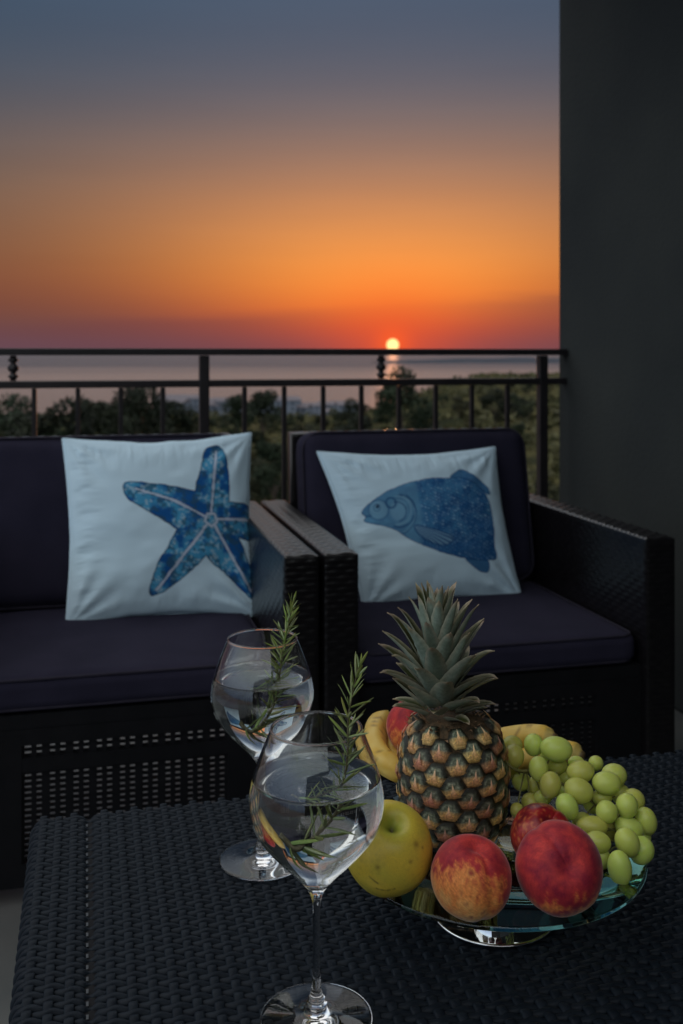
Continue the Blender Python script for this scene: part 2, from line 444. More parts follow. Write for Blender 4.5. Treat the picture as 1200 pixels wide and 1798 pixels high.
# far headland across the bay, low on the right
hm = simple('far_land', (.05, .055, .07), (.075, .08, .095), rough=1, ns=.01, spec=0)
v = []; f = []; n = 140
for i in range(n):
    u = .035 + .9 * i / (n - 1); d0 = 5200
    h = SEA + 3 + min(1, (u - .03) / .12) * 24 + 16 * mn.noise(Vector((u * 16, 0, 1))) * min(1, u * 8)
    for dd, hh in ((0, SEA - 4), (250, SEA + (h - SEA) * .6), (800, h), (1800, SEA - 4)):
        p = W2(u * d0, d0 + dd); v.append((p.x, p.y, hh))
for i in range(n - 1):
    for k in range(3):
        a = i * 4 + k; f.append((a, a + 4, a + 5, a + 1))
o = link('headland', mesh_from('headland', v, f, hm)); tag(o, kind='structure')

# ------------------------------------------------------------------ vegetation
def leaf_mat(name, a, b_, trans=.25):
    m, t, b = new_mat(name)
    g = N(t, 'ShaderNodeObjectInfo'); geo = N(t, 'ShaderNodeNewGeometry')
    n = noise_tex(t, 1.3, 4)
    c = ramp(t, n, [(.35, tuple(a) + (1,)), (.65, tuple(b_) + (1,))], 'LINEAR')
    hs = N(t, 'ShaderNodeHueSaturation'); t.links.new(c, hs.inputs['Color'])
    t.links.new(M(t, 'ADD', .65, M(t, 'MULTIPLY', geo.outputs['Random Per Island'], .7)), hs.inputs['Value'])
    hs2 = N(t, 'ShaderNodeHueSaturation'); t.links.new(hs.outputs[0], hs2.inputs['Color'])
    t.links.new(M(t, 'ADD', .6, M(t, 'MULTIPLY', g.outputs['Random'], .8)), hs2.inputs['Value'])
    t.links.new(M(t, 'ADD', .47, M(t, 'MULTIPLY', g.outputs['Random'], .05)), hs2.inputs['Hue'])
    t.links.new(hs2.outputs[0], b.inputs['Base Color']); b.inputs['Roughness'].default_value = .7; b.inputs['Specular IOR Level'].default_value = .2
    return m
lm = [leaf_mat('pine_foliage', (.010, .017, .009), (.022, .031, .014)), leaf_mat('olive_foliage', (.026, .031, .017), (.05, .054, .027)), leaf_mat('scrub_foliage', (.032, .033, .014), (.072, .066, .027))]
m_bark = simple('bark', (.05, .038, .028), (.08, .06, .045), rough=.95, ns=8)
def crown_mesh(seed, kind):
    r_ = random.Random(seed); v = []; f = []
    lobes = []
    for k in range(11):
        a = r_.uniform(0, 2 * PI); z = r_.uniform(.32, .95)
        wv = (1 - ((z - .55) / .55) ** 2) ** .5 * .42
        if kind == 0: wv = (.42 if z < .8 else .22)
        rr = r_.uniform(.2, 1) * wv
        lobes.append((Vector((rr * math.cos(a), rr * math.sin(a), z)), r_.uniform(.13, .22)))
    for _ in range(2600):
        c, s = r_.choice(lobes)
        d = Vector((r_.gauss(0, 1), r_.gauss(0, 1), r_.gauss(0, 1))).normalized()
        p = c + Vector((d.x, d.y, d.z * .75)) * s * r_.uniform(.55, 1.08) ** .6
        if p.z < .1: continue
        sz = r_.uniform(.012, .03)
        a = Vector((r_.gauss(0, 1), r_.gauss(0, 1), r_.gauss(0, 1))).normalized(); bb = a.cross(d).normalized() * sz; a = a * sz * 1.4
        n = len(v); v += [p - a, p + bb * .6, p + a, p - bb * .6]; f.append((n, n + 1, n + 2, n + 3))
    return mesh_from('crown', v, f, lm[kind], smooth=False)
crowns = {k: [crown_mesh(10 * k + i, k) for i in range(3)] for k in range(3)}
tm = MB()
tm.tube([(0, 0, -.12), (.01, 0, .15), (-.01, .012, .35), (.015, 0, .62)], [.035, .028, .022, .01], 7)
for a in (0, 2.1, 4.2): tm.tube([(0, 0, .3), (.1 * math.cos(a), .1 * math.sin(a), .45), (.2 * math.cos(a), .2 * math.sin(a), .6)], [.015, .011, .005], 5)
trunk_me = mesh_from('trunk', tm.v, tm.f, m_bark, False)
BARS = [-22, 57, 137, 211, 283, 359, 437, 506, 574, 641, 706, 770, 832, 892, 953, 985]
ORD = ['first', 'second', 'third', 'fourth', 'fifth', 'sixth', 'seventh', 'eighth', 'ninth']
def gap_name(px):
    k = max([i for i, b_ in enumerate(BARS) if b_ <= px] + [0])
    if px >= 953: return 'just left of the wall'
    if k < 5: return 'in the %s railing gap left of the left post' % ORD[4 - k]
    if k < 9: return 'in the %s railing gap right of the left post' % ORD[k - 5]
    return 'in the %s railing gap left of the right post' % ORD[13 - k]
reg = []
def label_all():
    by = {}
    for e, kind, px, d in reg: by.setdefault((kind, gap_name(px)), []).append((d, e))
    for (kind, g), L_ in by.items():
        L_.sort(key=lambda q_: q_[0])
        for i, (d, e) in enumerate(L_):
            rk = 'only' if len(L_) == 1 else ('nearest' if i == 0 else (('%s nearest' % ORD[i]) if i < 9 else 'far'))
            e['label'] = '%s %s %s' % (rk, kind, g)
treelabels = {0: ('dark green pine standing on the hillside beyond the terrace railing', 'dark pines on the hillside'),
              1: ('grey green olive tree with a loose round crown on the hillside', 'olive trees on the hillside'),
              2: ('olive coloured bush growing on the hillside between the trees', 'bushes on the hillside')}
def put_tree(px, d, h, kind, w=1.0, label=None):
    r = (px - 600) / 1800 * d; z = ground_h(r, d)
    p = W2(r, d, z - .05 * h)
    e = empty({0: 'pine_tree', 1: 'olive_tree', 2: 'bush'}[kind], p, rng.uniform(0, 6.28)); e.scale = (h * w, h * w, h)
    if label: tag(e, label, {0: 'pine tree', 1: 'olive tree', 2: 'bush'}[kind])
    else:
        reg.append((e, {0: 'dark pine', 1: 'olive tree', 2: 'low bush'}[kind], px, d)); tag(e, treelabels[kind][0], {0: 'pine tree', 1: 'olive tree', 2: 'bush'}[kind], treelabels[kind][1])
    link('trunk', trunk_me, e); link('crown', rng.choice(crowns[kind]), e)
def top_at(px, py, d):   # height of tree whose top shows at py
    r = (px - 600) / 1800 * d
    return CAM_H - (py - 622) / 1800 * d - ground_h(r, d)
for px, py, d, k, w, lb in [(708, 652, 88, 0, .75, 'tall dark pine rising behind the railing, just right of the setting sun'),
                        (236, 684, 120, 0, .95, None), (200, 705, 100, 0, 1.0, None), (300, 700, 118, 0, .9, None),
                        (170, 700, 105, 0, .95, None), (235, 682, 90, 0, .85, None), (40, 700, 100, 0, 1.1, None), (415, 692, 118, 0, .8, None), (460, 684, 125, 0, .8, None), (100, 705, 85, 0, 1.0, None)]:
    put_tree(px, d, max(3, top_at(px, py, d)), k, w, lb)
for k in range(150):
    d = 46 * (420 / 46) ** (rng.random() ** .8); px = rng.uniform(-60, 1010)
    kind = rng.choices((0, 1, 2), (3, 3.5, 3.5))[0]
    h = rng.uniform(2.6, 5.2) if kind < 2 else rng.uniform(1.3, 2.6)
    lim = 697 if px < 480 else (682 if px < 800 else 665)
    if 290 < px < 420: lim = 722
    h = min(h, max(1.2, top_at(px, lim + rng.uniform(0, 16), d)))
    put_tree(px, d, h, kind, rng.uniform(.9, 1.5) if kind == 2 else rng.uniform(.75, 1.15))
# low scrub nobody could count
sv = []; sf = []
for k in range(26000):
    d = 30 * (900 / 30) ** (rng.random() ** .9); u = rng.uniform(-.42, .32)
    if mn.noise(Vector((u * 30, math.log(d) * 12, 0))) < -.05: continue
    r = u * d; p = W2(r, d, ground_h(r, d)); s = rng.uniform(.15, .55) * (1 + d / 250)
    for q_ in range(2):
        a = Vector((rng.gauss(0, 1), rng.gauss(0, 1), rng.gauss(0, .8))).normalized() * s; bb = Vector((rng.gauss(0, 1), rng.gauss(0, 1), rng.gauss(0, 1))).normalized().cross(a)
        c_ = p + Vector((rng.gauss(0, s), rng.gauss(0, s), s * rng.uniform(.2, .9)))
        n = len(sv); sv += [c_ - a, c_ + bb * .6, c_ + a, c_ - bb * .6]; sf.append((n, n + 1, n + 2, n + 3))
o = link('scrub', mesh_from('scrub', sv, sf, lm[2], smooth=False)); tag(o, 'low olive green scrub covering the hillside', 'scrub', kind='stuff')

# small town near the shore
m_house = simple('house_render', (.13, .155, .20), (.18, .21, .26), rough=.9, ns=.2)
m_roof = simple('house_roof', (.11, .10, .12), (.15, .13, .14), rough=.9, ns=.5)
m_pane = simple('house_window', (.03, .035, .05), (.04, .045, .06), rough=.2, ns=1)
hv = []
def house_parts(wd, dp, ht):
    b = MB(); b.box((-wd / 2, -dp / 2, -3), (wd / 2, dp / 2, ht)); wall_me = mesh_from('wall', b.v, b.f, m_house, False)
    b = MB(); x, y = wd / 2 + .5, dp / 2 + .5; ht += .01
    b.add([(-x, -y, ht), (x, -y, ht), (x, y, ht), (-x, y, ht), (-x, 0, ht + 2.2), (x, 0, ht + 2.2)], [(0, 3, 2, 1), (0, 1, 5, 4), (2, 3, 4, 5), (1, 2, 5), (3, 0, 4)])
    roof_me = mesh_from('roof', b.v, b.f, m_roof, False)
    b = MB()
    for fl in range(int(ht // 3)):
        for k in range(int(wd // 4)):
            xx = -wd / 2 + 2 + k * 4; zz = 1 + fl * 3
            b.box((xx - .6, -dp / 2 - .06, zz), (xx + .6, -dp / 2 + .1, zz + 1.4))
    return wall_me, roof_me, mesh_from('window', b.v, b.f, m_pane, False)
hp = [house_parts(*a) for a in ((12, 10, 6.4), (16, 11, 9.4), (10, 9, 6.2), (22, 12, 9.6))]
for k in range(34):
    px = rng.choice([rng.gauss(335, 35), rng.gauss(375, 40), rng.gauss(495, 18), rng.gauss(590, 35)]); d = rng.uniform(560, 760)
    r = (px - 600) / 1800 * d
    e = empty('house', W2(r, d, max(ground_h(r, d), SEA + 1)), -R(YAW) + rng.uniform(-.5, .5))
    reg.append((e, 'grey shore house', px, d)); tag(e, 'small pale house among the trees down by the shore', 'house', 'grey houses of the town by the shore')
    w_, r_, p_ = rng.choice(hp); link('wall', w_, e); link('roof', r_, e); link('window', p_, e)

label_all()
# ================================================================== ARMCHAIRS
def weave_h(a, b_, pa, pb, A):
    """height of a plain weave; a across the uprights, b_ across the wefts"""
    j = np.floor(b_ / pb); fb = b_ / pb - j - .5
    fa = np.cos(PI * (a / pa + j))
    weft = np.sqrt(np.clip(1 - (2 * fb) ** 2, 0, 1)) * (.80 + .20 * fa)
    ca = a / pa - np.round(a / pa)
    warp = np.clip(1 - (np.abs(ca) / .3) ** 4, 0, 1) * .52
    return A * np.maximum(weft, warp)
def weave_panel(mb, org, du, dv, lu, lv, pa, pb, A, ru, rv, taper=True):
    """displaced sheet: org + u*du + v*dv, du across uprights, outward normal = du x dv"""
    nu_ = max(2, int(lu / ru)) + 1; nv_ = max(2, int(lv / rv)) + 1
    u = np.linspace(0, lu, nu_); v_ = np.linspace(0, lv, nv_); U, V = np.meshgrid(u, v_)
    H = weave_h(U, V, pa, pb, A)
    if taper:
        e = np.minimum(np.minimum(U, lu - U), np.minimum(V, lv - V)); H = H * np.clip(e / .004, 0, 1)
    du = np.array(du, float); dv = np.array(dv, float); n_ = np.cross(du, dv)
    Pn = np.array(org, float) + U[..., None] * du + V[..., None] * dv + H[..., None] * n_
    base = len(mb.v); mb.v += [tuple(p) for p in Pn.reshape(-1, 3)]; mb.c += [(1, 1, 1)] * (nu_ * nv_)
    for j in range(nv_ - 1):
        for i in range(nu_ - 1):
            a = base + j * nu_ + i; mb.f.append((a, a + 1, a + nu_ + 1, a + nu_))
CW, CD, ARMW, ARMH = .707, .70, .062, .572
chair = empty('armchair', (.7715, 1.80, 0))
HW = CW / 2
PA, PB = .0165, .0105
def arm(x0, x1, inner_left):
    m = MB()
    w = x1 - x0
    weave_panel(m, (x0, 0, ARMH), (1, 0, 0), (0, 1, 0), w, CD, .0207, .0170, .0042, .0207 / 5, .0170 / 6)
    weave_panel(m, (x0, 0, .0), (1, 0, 0), (0, 0, 1), w, ARMH, PA, PB, .0028, PA / 4, PB / 4)
    weave_panel(m, (x0, CD, 0), (0, -1, 0), (0, 0, 1), CD, ARMH, PA, PB, .0025, PA / 3, PB / 3)
    weave_panel(m, (x1, 0, 0), (0, 1, 0), (0, 0, 1), CD, ARMH, PA, PB, .0025, PA / 3, PB / 3)
    m.box((x0 + .001, CD - .004, 0), (x1 - .001, CD, ARMH - .001))
    return m
arm(-HW, -HW + ARMW, False).build('armrest', m_rattan, chair, True)
arm(HW - ARMW, HW, True).build('armrest', m_rattan, chair, True)
m = MB(); m.box((-HW + ARMW + .004, .64, .30), (HW - ARMW - .004, .695, .742))
weave_panel(m, (-HW + ARMW + .004, .6385, .30), (1, 0, 0), (0, 0, 1), CW - 2 * ARMW - .008, .44, PA, PB, .0025, PA / 3, PB / 3)
weave_panel(m, (-HW + ARMW + .004, .64, .742), (1, 0, 0), (0, 1, 0), CW - 2 * ARMW - .008, .055, PA, PB, .0025, PA / 4, PB / 4)
m.build('backrest', m_rattan, chair, True)
m = MB(); m.box((-HW + ARMW, .02, .298), (HW - ARMW, .60, .322)); m.build('seat_base', m_core, chair)
# open lattice apron below the seat, strand by strand
ax0, ax1 = -HW + ARMW, HW - ARMW
m = MB(); m.box((ax0, .018, .270), (ax1, .034, .2975)); m.box((-.1579, .018, .224), (.1939, .034, .249)); m.box((ax0, .018, .03), (ax1, .034, .07))
m.box((ax0, .0175, .0701), (-.158, .0335, .2879)); m.box((.194, .0175, .0701), (ax1, .0335, .2879)); m.build('apron_frame', m_core, chair)
us = None
for k in range(19):
    x = -.158 + .01955 * k
    if us is None:
        m = MB(); m.box((-.0046, .022, .07), (.0046, .0262, .270)); us = m.build('upright_strand', m_core, chair, loc=(x, 0, 0))
    else:
        c_ = us.copy(); C.objects.link(c_); c_.location = (x, 0, 0); c_.parent = chair; c_.scale.x = 1.5 if k % 2 == 0 else .95
ws = None
for k in range(20):
    z = .074 + .0098 * k
    if ws is None:
        m = MB(); m.box((ax0, .0262, -.0027), (ax1, .0302, .0027)); ws = m.build('cross_strand', m_core, chair, loc=(0, 0, z))
    else:
        c_ = ws.copy(); C.objects.link(c_); c_.location = (0, 0, z); c_.parent = chair
tag(chair, 'dark woven rattan armchair holding the fish pillow, next to the wall', 'armchair', 'rattan armchairs')
ch2 = chair.copy(); C.objects.link(ch2); ch2.location = (.7715 - .719, 1.80, 0); ch2['label'] = 'dark woven rattan armchair holding the starfish pillow'
for c in list(chair.children):
    k = c.copy(); C.objects.link(k); k.parent = ch2

def cushion_mesh(dx, dy, dz, rad, puff, seed=0, n=26, wr=.0022):
    """rounded padded box centred at origin"""
    bm = bmesh.new(); bmesh.ops.create_cube(bm, size=2); bmesh.ops.subdivide_edges(bm, edges=bm.edges[:], cuts=n, use_grid_fill=True)
    h = Vector((dx / 2, dy / 2, dz / 2))
    for v_ in bm.verts:
        q = v_.co.copy()
        # concentrate samples near edges
        g = Vector([math.copysign(abs(c) ** .8, c) for c in q])
        p = Vector((g.x * h.x, g.y * h.y, g.z * h.z))
        inner = Vector([max(-h[i] + rad, min(h[i] - rad, p[i])) for i in range(3)])
        dlt = p - inner
        if dlt.length > 1e-9: p = inner + dlt.normalized() * rad
        small = min(range(3), key=lambda i: h[i])
        o_ = [i for i in range(3) if i != small]
        bul = (1 - q[o_[0]] ** 2) * (1 - q[o_[1]] ** 2)
        p[small] += math.copysign(1, q[small]) * puff * bul * abs(q[small])
        w = mn.noise(Vector((p.x * 9, p.y * 9, p.z * 9 + seed))) * wr + mn.noise(Vector((p.x * 30, p.y * 8, p.z * 30 + seed))) * wr * .4
        p += (dlt.normalized() if dlt.length > 1e-9 else Vector((0, 0, 0))) * w
        v_.co = p
    me = bpy.data.meshes.new('cushion'); bm.to_mesh(me); bm.free(); me.shade_smooth(); return me
def piping_ring(hx, hy, rad, corner, r=.0035, axis='z', off=0):
    pts = []
    for cx, cy, a0 in ((hx - corner, hy - corner, 0), (-hx + corner, hy - corner, PI / 2), (-hx + corner, -hy + corner, PI), (hx - corner, -hy + corner, 1.5 * PI)):
        for k in range(7):
            a = a0 + PI / 2 * k / 6; pts.append((cx + corner * math.cos(a), cy + corner * math.sin(a)))
    pts.append(pts[0]); pts.append(pts[1])
    if axis == 'z': P3 = [(a, b_, off) for a, b_ in pts]
    else: P3 = [(a, off, b_) for a, b_ in pts]
    m = MB(); m.tube(P3, r, 8, cap=False); return m
for cx, what in ((.7715, 'fish'), (.7715 - .719, 'starfish')):
    sw = CW - 2 * ARMW - .012
    me = cushion_mesh(sw, .545, .060, .020, .008, seed=cx)
    me.materials.append(m_cushion)
    o = link('seat_cushion', me, None, (cx, 1.80 + .02 + .2725, .323 + .031))
    tag(o, 'dark grey padded seat cushion under the %s pillow' % what, 'seat cushion', 'seat cushions')
    piping_ring(sw / 2 - .004, .545 / 2 - .004, 0, .03, .0028, 'z', .026).build('piping', m_piping, o, True)
    piping_ring(sw / 2 - .004, .545 / 2 - .004, 0, .03, .0028, 'z', -.024).build('piping', m_piping, o, True)
    me = cushion_mesh(sw - .004, .092, .372, .034, .008, seed=cx + 5)
    me.materials.append(m_cushion)
    o = link('back_cushion', me, None, (cx, 1.80 + .556, .565), (R(-11), 0, 0))
    tag(o, 'dark grey upright back cushion behind the %s pillow' % what, 'back cushion', 'back cushions')
    piping_ring(sw / 2 - .006, .372 / 2 - .004, 0, .045, .0032, 'y', -.034).build('piping', m_piping, o, True)
    piping_ring(sw / 2 - .006, .372 / 2 - .004, 0, .045, .0032, 'y', .034).build('piping', m_piping, o, True)

# ------------------------------------------------------------------ printed pillows
def seg_dist(px, py, a, b_):
    ax, ay = a; bx, by = b_
    t = np.clip(((px - ax) * (bx - ax) + (py - ay) * (by - ay)) / ((bx - ax) ** 2 + (by - ay) ** 2), 0, 1)
    return np.hypot(px - ax - t * (bx - ax), py - ay - t * (by - ay)), t
def poly_sd(px, py, pts):
    """signed distance to polygon, negative inside"""
    d = np.full(px.shape, 1e9); inside = np.zeros(px.shape, bool)
    n = len(pts)
    for i in range(n):
        a, b_ = pts[i], pts[(i + 1) % n]
        dd, _ = seg_dist(px, py, a, b_); d = np.minimum(d, dd)
        cond = ((a[1] > py) != (b_[1] > py)) & (px < (b_[0] - a[0]) * (py - a[1]) / (b_[1] - a[1] + 1e-12) + a[0])
        inside ^= cond
    return np.where(inside, -d, d)
def closed_smooth(pts, n=5):
    out = []; m_ = len(pts)
    for i in range(m_):
        p0, p1, p2, p3 = [Vector(pts[(i + k) % m_]) for k in (-1, 0, 1, 2)]
        for k in range(n):
            t = k / n
            q = 0.5 * ((2 * p1) + (p2 - p0) * t + (2 * p0 - 5 * p1 + 4 * p2 - p3) * t * t + (3 * p1 - p0 - 3 * p2 + p3) * t ** 3)
            out.append((q.x, q.y))
    return out
def lerp3(a, b_, t): return a * (1 - t[..., None]) + b_ * t[..., None]
CLOTH = np.array((.56, .745, .87))
def paint_star(x, y):
    z = lambda a, b_: (a / 4.286 + 190, b_ / 4.286 + 750)
    arms = [[z(*p) for p in q] for q in (
        [(775, 150), (720, 185), (695, 330), (650, 535), (700, 660), (770, 750), (850, 700), (905, 590), (885, 320), (850, 200), (815, 155)],
        [(95, 500), (140, 465), (250, 465), (400, 490), (640, 545), (760, 620), (790, 760), (700, 830), (600, 850), (505, 830), (350, 735), (200, 640), (120, 580)],
        [(505, 850), (440, 980), (360, 1120), (310, 1250), (298, 1325), (345, 1325), (440, 1275), (600, 1140), (725, 1015), (830, 880), (760, 760), (600, 760)],
        [(725, 1010), (870, 1140), (1000, 1240), (1100, 1300), (1100, 1150), (1050, 1020), (975, 860), (860, 740), (740, 800)],
        [(850, 640), (925, 625), (1100, 640), (1130, 740), (1100, 870), (980, 866), (880, 900), (780, 800)])]
    n1 = fbm(x * .045, y * .045, 3, 5); n2 = fbm(x * .11, y * .11, 11, 4); n3 = fbm(x * .22, y * .22, 5, 3)
    sd = np.full(x.shape, 1e9)
    for a in arms: sd = np.minimum(sd, poly_sd(x, y, closed_smooth(a)))
    sd = sd + (n2 - .5) * 3
    ins = sstep(.9, -.9, sd)
    sd = sd - 3.5; ins = sstep(.9, -.9, sd)
    c = lerp3(np.array((.008, .09, .30)), np.array((.06, .30, .52)), sstep(.38, .60, n1))
    c = lerp3(c, np.array((.03, .09, .15)), sstep(.52, .64, n2) * .75)
    c = lerp3(c, np.array((.34, .50, .62)), sstep(.56, .70, n3) * sstep(.42, .55, n1) * .8)
    cen = z(768, 755)
    tips = [z(800, 190), z(180, 510), z(345, 1300), z(1080, 1260), z(1090, 735)]
    ridge = np.full(x.shape, 1e9)
    for tp in tips:
        mid = ((tp[0] * .5 + cen[0] * .5), (tp[1] * .5 + cen[1] * .5 - (6 if tp is tips[1] else 0)))
        st = (cen[0] + (tp[0] - cen[0]) * 14 / math.dist(tp, cen), cen[1] + (tp[1] - cen[1]) * 14 / math.dist(tp, cen))
        for a, b_ in ((st, mid), (mid, tp)):
            d_, t_ = seg_dist(x, y, a, b_); ridge = np.minimum(ridge, d_ + (n2 - .5) * 4)
    ang_ = np.arctan2(y - cen[1], x - cen[0]); rr = np.hypot(x - cen[0], y - cen[1])
    pent = 12.5 * math.cos(PI / 5) / np.cos((ang_ + PI / 2 + PI / 5) % (2 * PI / 5) - PI / 5)
    ridge = np.minimum(ridge, np.abs(rr - pent))
    c = lerp3(c, np.array((.50, .56, .68)), sstep(3.2, 1.2, ridge) * .9)
    shade = sstep(5.5, 2.4, ridge) * sstep(1.8, 3, ridge)
    c = lerp3(c, np.array((.012, .05, .12)), shade * .45)
    c = lerp3(c, np.array((.006, .035, .09)), sstep(-4.0, -.6, sd) * .8)
    return lerp3(np.broadcast_to(CLOTH, c.shape), c, ins)
def paint_fish(x, y):
    z = lambda a, b_: (a / 3.636 + 600, b_ / 3.636 + 780)
    body = closed_smooth([z(*p) for p in ((105, 470), (125, 435), (160, 405), (250, 345), (310, 310), (400, 268), (520, 237), (690, 228), (790, 240), (870, 290), (930, 345), (965, 430), (985, 560), (985, 680), (1000, 760), (940, 785), (800, 785), (700, 765), (560, 722), (430, 660), (330, 595), (230, 560), (150, 540), (118, 522), (130, 500))])
    fin = closed_smooth([z(*p) for p in ((685, 230), (705, 190), (755, 168), (830, 208), (900, 262), (945, 305), (960, 350), (900, 330), (800, 262))])
    anal = closed_smooth([z(*p) for p in ((780, 775), (850, 845), (895, 866), (935, 860), (942, 820), (920, 775))])
    n1 = fbm(x * .06, y * .06, 21, 4); n2 = fbm(x * .2, y * .2, 31, 3)
    sb = poly_sd(x, y, body); sf_ = poly_sd(x, y, fin); sa = poly_sd(x, y, anal)
    sd = np.minimum(np.minimum(sb, sf_), sa)
    ins = sstep(.8, -.8, sd + (n2 - .5) * 1.5)
    c = lerp3(np.array((.025, .13, .32)), np.array((.07, .26, .48)), sstep(.3, .7, n1))
    # scales
    a = (x * .92 + y * .39) / 6.4 + 1.2 * n2; b2 = (-x * .39 + y * .92) / 5.4 + 1.0 * n1
    row = np.floor(b2); fx = (a + .5 * (row % 2)) % 1 - .5; fy = b2 - row - .5
    r_ = np.hypot(fx * 1.05, fy * 1.05)
    sc_ = sstep(.25, .5, r_)
    h_ = vnoise(np.floor(a + .5 * (row % 2)) * 7.3, row * 3.1, 9)
    headx = z(455, 500)[0] + 8 * np.sin((y - 880) / 40)
    scm = sstep(headx, headx + 12, x)
    c = lerp3(c, np.array((.26, .46, .66)), scm * (1 - sc_) * sstep(.2, .9, h_) * sstep(.33, .6, n2) * .9)
    c = lerp3(c, np.array((.010, .055, .19)), scm * sc_ * .6)
    # belly band and back darker
    c = lerp3(c, np.array((.015, .07, .22)), sstep(930, 985, y) * sstep(.3, .6, n1) * .55)
    # head
    hm_ = 1 - scm
    c = lerp3(c, np.array((.16, .34, .48)), hm_ * .45)
    def ring(cx, cy, rr, w, colr, k=.85, a0=None, a1=None, sx=1.0):
        nonlocal c
        X_, Y_ = z(cx, cy); d_ = np.abs(np.hypot((x - X_) / sx, y - Y_) - rr)
        mk = sstep(w, w * .35, d_)
        if a0 is not None:
            an = np.degrees(np.arctan2(y - Y_, x - X_)); mk = mk * ((an > a0) & (an < a1))
        c = lerp3(c, np.array(colr), mk * k)
    dark = (.014, .07, .20); lt = (.20, .40, .56)
    X_, Y_ = z(215, 455); c = lerp3(c, np.array(lt), sstep(20, 15, np.hypot(x - X_, y - Y_)) * hm_ * .6)
    ring(215, 455, 18, 1.6, dark, .6); ring(205, 440, 9, 1.6, lt, .7); ring(205, 440, 6.5, 1.2, dark, .7)
    X_, Y_ = z(208, 432); c = lerp3(c, np.array((.01, .03, .08)), sstep(4.2, 2.6, np.hypot(x - X_, y - Y_)))
    X_, Y_ = z(202, 424); c = lerp3(c, np.array((.3, .45, .58)), sstep(1.5, .8, np.hypot(x - X_, y - Y_)))
    X_, Y_ = z(350, 460); c = lerp3(c, np.array(lt), sstep(24, 16, np.hypot((x - X_) / .8, y - Y_)) * .55)
    ring(345, 460, 26, 2.2, lt, .8, -100, 100, .9); ring(350, 465, 30, 1.8, dark, .9, -90, 110, .95); ring(340, 470, 18, 1.7, dark, .8, -110, 80, .9)
    ring(330, 485, 36, 1.5, lt, .6, -70, 70, .95); ring(325, 480, 40, 1.6, dark, .7, -60, 75, .95); ring(300, 410, 9, 2.6, dark, .8)
    # pectoral fin with rays
    pf = closed_smooth([z(*p) for p in ((455, 565), (560, 590), (700, 640), (690, 680), (640, 700), (560, 680), (480, 625))])
    sp_ = poly_sd(x, y, pf); o_ = z(440, 560)
    an = np.arctan2(y - o_[1], x - o_[0]); rays_ = .5 + .5 * np.cos(an * 62)
    pc = lerp3(np.array((.02, .08, .22)), np.array((.2, .38, .54)), rays_)
    c = lerp3(c, pc, sstep(1, -1, sp_)); c = lerp3(c, np.array(dark), sstep(2.2, .5, np.abs(sp_)) * .8)
    # dorsal and anal fin rays
    rays2 = .5 + .5 * np.cos((x * 1.1 - y * .3) * 1.2)
    finm = sstep(0, 1.5, sb)
    c = lerp3(c, lerp3(np.array((.02, .09, .26)), np.array((.09, .26, .44)), rays2), finm * .8)
    c = lerp3(c, np.array(dark), sstep(2.0, .4, np.abs(sb)) * .75)
    c = lerp3(c, np.array(dark), sstep(-2.2, -.4, sd) * .8)
    c = lerp3(c, np.array(dark), sstep(2.2, .6, seg_dist(x, y, z(105, 500), z(165, 492))[0]) * .9)
    return lerp3(np.broadcast_to(CLOTH, c.shape), c, ins)

